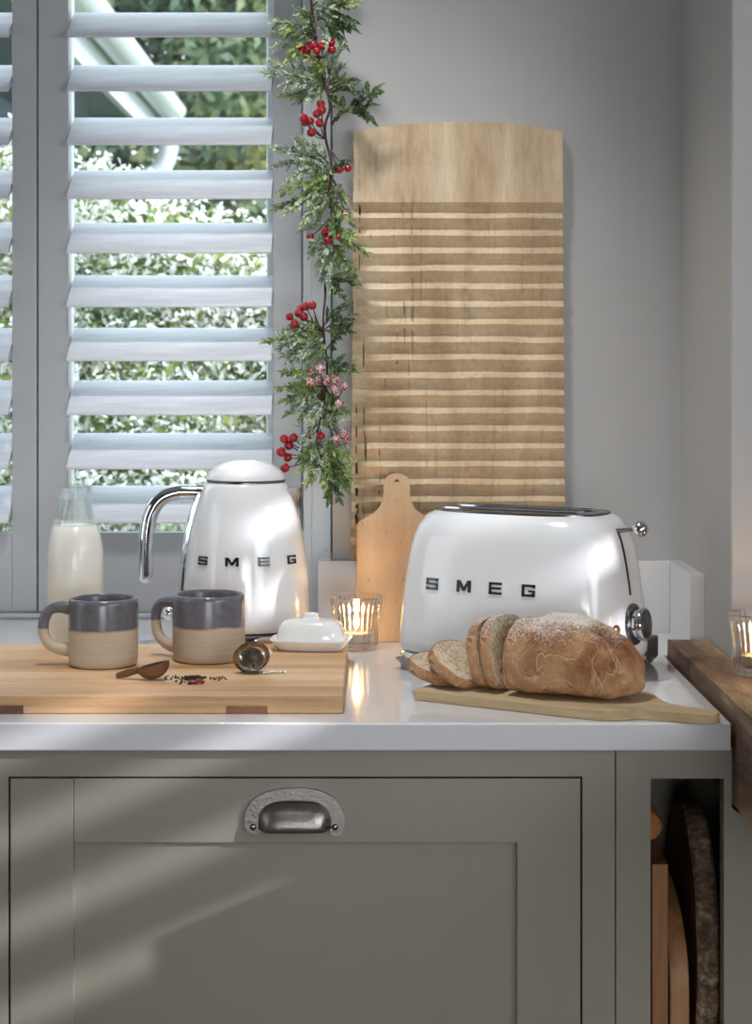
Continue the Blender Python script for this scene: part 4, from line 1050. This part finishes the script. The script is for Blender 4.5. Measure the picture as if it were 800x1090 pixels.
M['trunk'] = paint('tree_bark', '4a3c30', .9, .25, .8, 12)
h = thing('flowering_hedge', 'bushy hedge covered in white blossom outside the window', 'hedge', (0, 0, -.05))
rh = random.Random(3); cs = []
HYY = 4.2
def htop(x): return 1.84-(.16*max(0, x+.80)/.4 if x < -.4 else .16+(x+.4)*.42)
for i in range(110):
    x = rh.uniform(-2.0, .7); z = rh.uniform(.1, htop(x)-.22); cs.append((x, HYY+rh.uniform(-.22, .25), z, rh.uniform(.16, .28)))
for x in np.linspace(-2, .7, 40): cs.append((x, HYY+rh.uniform(-.15, .15), htop(x)-.14+rh.uniform(-.03, .03), .16))
leafcloud('foliage', M['hedgeleaf'], h, cs, 44000, .019, 1)['kind'] = 'stuff'
leafcloud('blossom', M['flower'], h, [(a, b_-.05, c+.02, d*1.06) for a, b_, c, d in cs if c > .9], 52000, .0115, 2)['kind'] = 'stuff'
for k, (x, y, hh, lab, mt, sd) in enumerate(((-1.5, 10.2, 4.6, 'dark green tree beyond the roof gutter', 'treeleaf', 4), (1.1, 10.6, 4.2, 'green tree behind the hedge, seen at the garland side of the window', 'treeleaf', 5), (-.6, 13.6, 5.6, 'tree with golden tinted leaves behind the green trees', 'treeleaf2', 7))):
    t = thing('garden_tree', lab, 'tree', (x, y, -.05), 0, 'trees beyond the hedge')
    R_ = random.Random(sd); cc = [(R_.uniform(-.8, .8), R_.uniform(-.55, .55), R_.uniform(.9, hh-.5), R_.uniform(.35, .5)) for i in range(60)]
    leafcloud('crown', M[mt], t, cc, 20000, .055, sd+20)
    b = MB(); b.tube(catmull([(0, 0, 0), (.05, .02, hh*.3), (-.05, 0, hh*.55), (.02, 0, hh*.8)], 5), [.16-.007*i for i in range(16)], 10); b.build('trunk', M['trunk'], t)
# neighbouring single-storey wing with eaves and gutter running away from the window
M['render'] = paint('outside_render', '4d5862', .6, .06, .1); M['gutter'] = paint('gutter_plastic', 'bdc0c4', .35, .02, 0); M['tile'] = paint('roof_tile', '55585c', .8, .15, .5, 20)
M['darkglass'] = gloss('outside_glass', '222c36', .3, 0)
hs = thing('house_wing', 'neighbouring house wing with sloping eaves, pale gutter and downpipe', 'house', (-1.25, 6.4, -.05))
HX, HY, HZ = -1.25, 6.4, -.05
b = MB(); b.box(-3.0, -.18, -1.5, 1.50, 0, 2.35); b.build('wall', M['render'], hs, smooth=False)
b = MB(); b.box(-.178, -.165, -1.2, 1.1, .9, 2.25); b.build('window', M['darkglass'], hs, smooth=False)
b = MB(); b.box(-.2, .235, -1.6, 1.70, 2.352, 2.372); b.build('soffit', M['render'], hs, smooth=False)
b = MB(); b.box(.235, .260, -1.6, 1.70, 2.34, 2.50); b.build('fascia', M['gutter'], hs, smooth=False)
b = MB(); b.rings([[(-3, y, 3.9), (.34, y, 2.52), (.34, y, 2.55), (-3, y, 3.95)] for y in (-1.62, 1.75)]); b.build('roof', M['tile'], hs, smooth=False)
b = MB(); pr = [(.32+.062*math.cos(a), 2.50+.068*math.sin(a)) for a in (PI+PI*j/12 for j in range(13))]; pr += [(.32+.056*math.cos(a), 2.50+.062*math.sin(a)) for a in (2*PI-PI*j/12 for j in range(13))]
b.rings([[(x, y, z) for x, z in pr] for y in (-1.62, 1.72)]); b.build('gutter', M['gutter'], hs)
b = MB(); b.tube(catmull([(.32, 1.62, 2.44), (.32, 1.62, 2.34), (.27, 1.60, 2.20), (.05, 1.56, 2.12), (-.10, 1.54, 2.04), (-.12, 1.54, 1.85), (-.12, 1.54, 0)], 6), .042, 14); b.build('downpipe', M['gutter'], hs)

# ================================================================== light and camera
W = bpy.data.worlds.new('world'); SC.world = W; W.use_nodes = True
nt = W.node_tree; nt.nodes.clear()
bg = nt.nodes.new('ShaderNodeBackground'); ou = nt.nodes.new('ShaderNodeOutputWorld'); nt.links.new(bg.outputs[0], ou.inputs[0])
bg.inputs[0].default_value = (.80, .90, 1.0, 1); bg.inputs[1].default_value = 4.6
def sun(d, e, ang, col):
    l = bpy.data.lights.new('sun', 'SUN'); l.energy = e; l.angle = math.radians(ang); l.color = col
    o = bpy.data.objects.new('sun', l); COL.objects.link(o); o.rotation_euler = Vector(d).to_track_quat('-Z', 'Y').to_euler(); o.location = (3, -3, 4); return o
sun((-1, .62, -.42), 3.1, .9, (.97, .96, 1))
def area(name, loc, tgt, sx, sy, e, col):
    l = bpy.data.lights.new(name, 'AREA'); l.shape = 'RECTANGLE'; l.size = sx; l.size_y = sy; l.energy = e; l.color = col
    o = bpy.data.objects.new(name, l); COL.objects.link(o); o.location = loc
    o.rotation_euler = (Vector(tgt)-Vector(loc)).to_track_quat('-Z', 'Y').to_euler(); return o
area('window_light', (1.30, .25, 1.30), (-.2, 1.9, 1.0), 1.3, .75, 15, (.95, .97, 1))
area('left_fill_light', (-1.95, 1.55, 1.4), (.2, 2.1, 1.05), .9, .9, 5, (.86, .93, 1))  # added lamp imitating daylight from the left; that wall has no window
fl = area('room_fill_light', (.25, -1.9, 1.0), (.15, 1.9, .62), 1.3, .7, 5.0, (.95, .97, 1)); fl.data.spread = math.radians(70)
def spot(loc, tgt, e, deg, col):
    l = bpy.data.lights.new('ridge_spot', 'SPOT'); l.energy = e; l.spot_size = math.radians(deg); l.spot_blend = .85; l.shadow_soft_size = .09; l.color = col
    o = bpy.data.objects.new('ridge_spot', l); COL.objects.link(o); o.location = loc
    o.rotation_euler = (Vector(tgt)-Vector(loc)).to_track_quat('-Z', 'Y').to_euler(); return o
spot((-.22, 1.88, 2.47), (-.06, 2.33, 1.0), 56, 64, (1, .98, .96))  # added overhead spot, aimed to bring out the washboard ridges
cd = bpy.data.cameras.new('camera'); cam = bpy.data.objects.new('camera', cd); COL.objects.link(cam)
cam.location = (0, 0, EYE); cam.rotation_euler = (PI/2, 0, 0)
cd.sensor_fit = 'VERTICAL'; cd.sensor_height = 36; cd.sensor_width = 36*800/1090; cd.lens = F_PX/1090*36
cd.shift_y = -155/1090; cd.clip_start = .02; cd.clip_end = 100
cd.dof.use_dof = True; cd.dof.focus_distance = 2.12; cd.dof.aperture_fstop = 10
SC.camera = cam
SC.view_settings.view_transform = 'Standard'; SC.view_settings.look = 'None'; SC.view_settings.gamma = 1; SC.view_settings.exposure = 0
SC.view_settings.use_curve_mapping = False
SC.cycles.use_denoising = True; SC.cycles.max_bounces = 10; SC.cycles.transparent_max_bounces = 16; SC.cycles.transmission_bounces = 10
SC.cycles.sample_clamp_indirect = 6

# parts that look unlike the rest of their thing
for o in bpy.data.objects:
    if o.parent is None: continue
    k = (o.name.split('.')[0], o.parent.name.split('.')[0])
    lb = {('handle', 'kettle'): 'curved chrome handle', ('spout', 'kettle'): 'chrome pouring spout', ('lid', 'kettle'): 'domed white lid', ('power_base', 'kettle'): 'round chrome base',
          ('lever_knob', 'toaster'): 'round chrome lever knob', ('dial', 'toaster'): 'chrome browning dial', ('base', 'toaster'): 'chrome base', ('top_plate', 'toaster'): 'steel top with two bread slots',
          ('cord_block', 'toaster'): 'dark grey block behind the toaster', ('button', 'toaster'): 'small copper coloured button', ('cup_handle', 'door'): 'aged pewter cup handle',
          ('batten', 'chopping_board'): 'dark wood batten', ('bark', 'log_slice_board'): 'rough dark bark edge', ('milk', 'milk_bottle'): 'white milk', ('blossom', 'flowering_hedge'): 'white blossom', ('rim', 'tea_infuser'): 'bronze coloured rim'}.get(k)
    if lb: o['label'] = lb
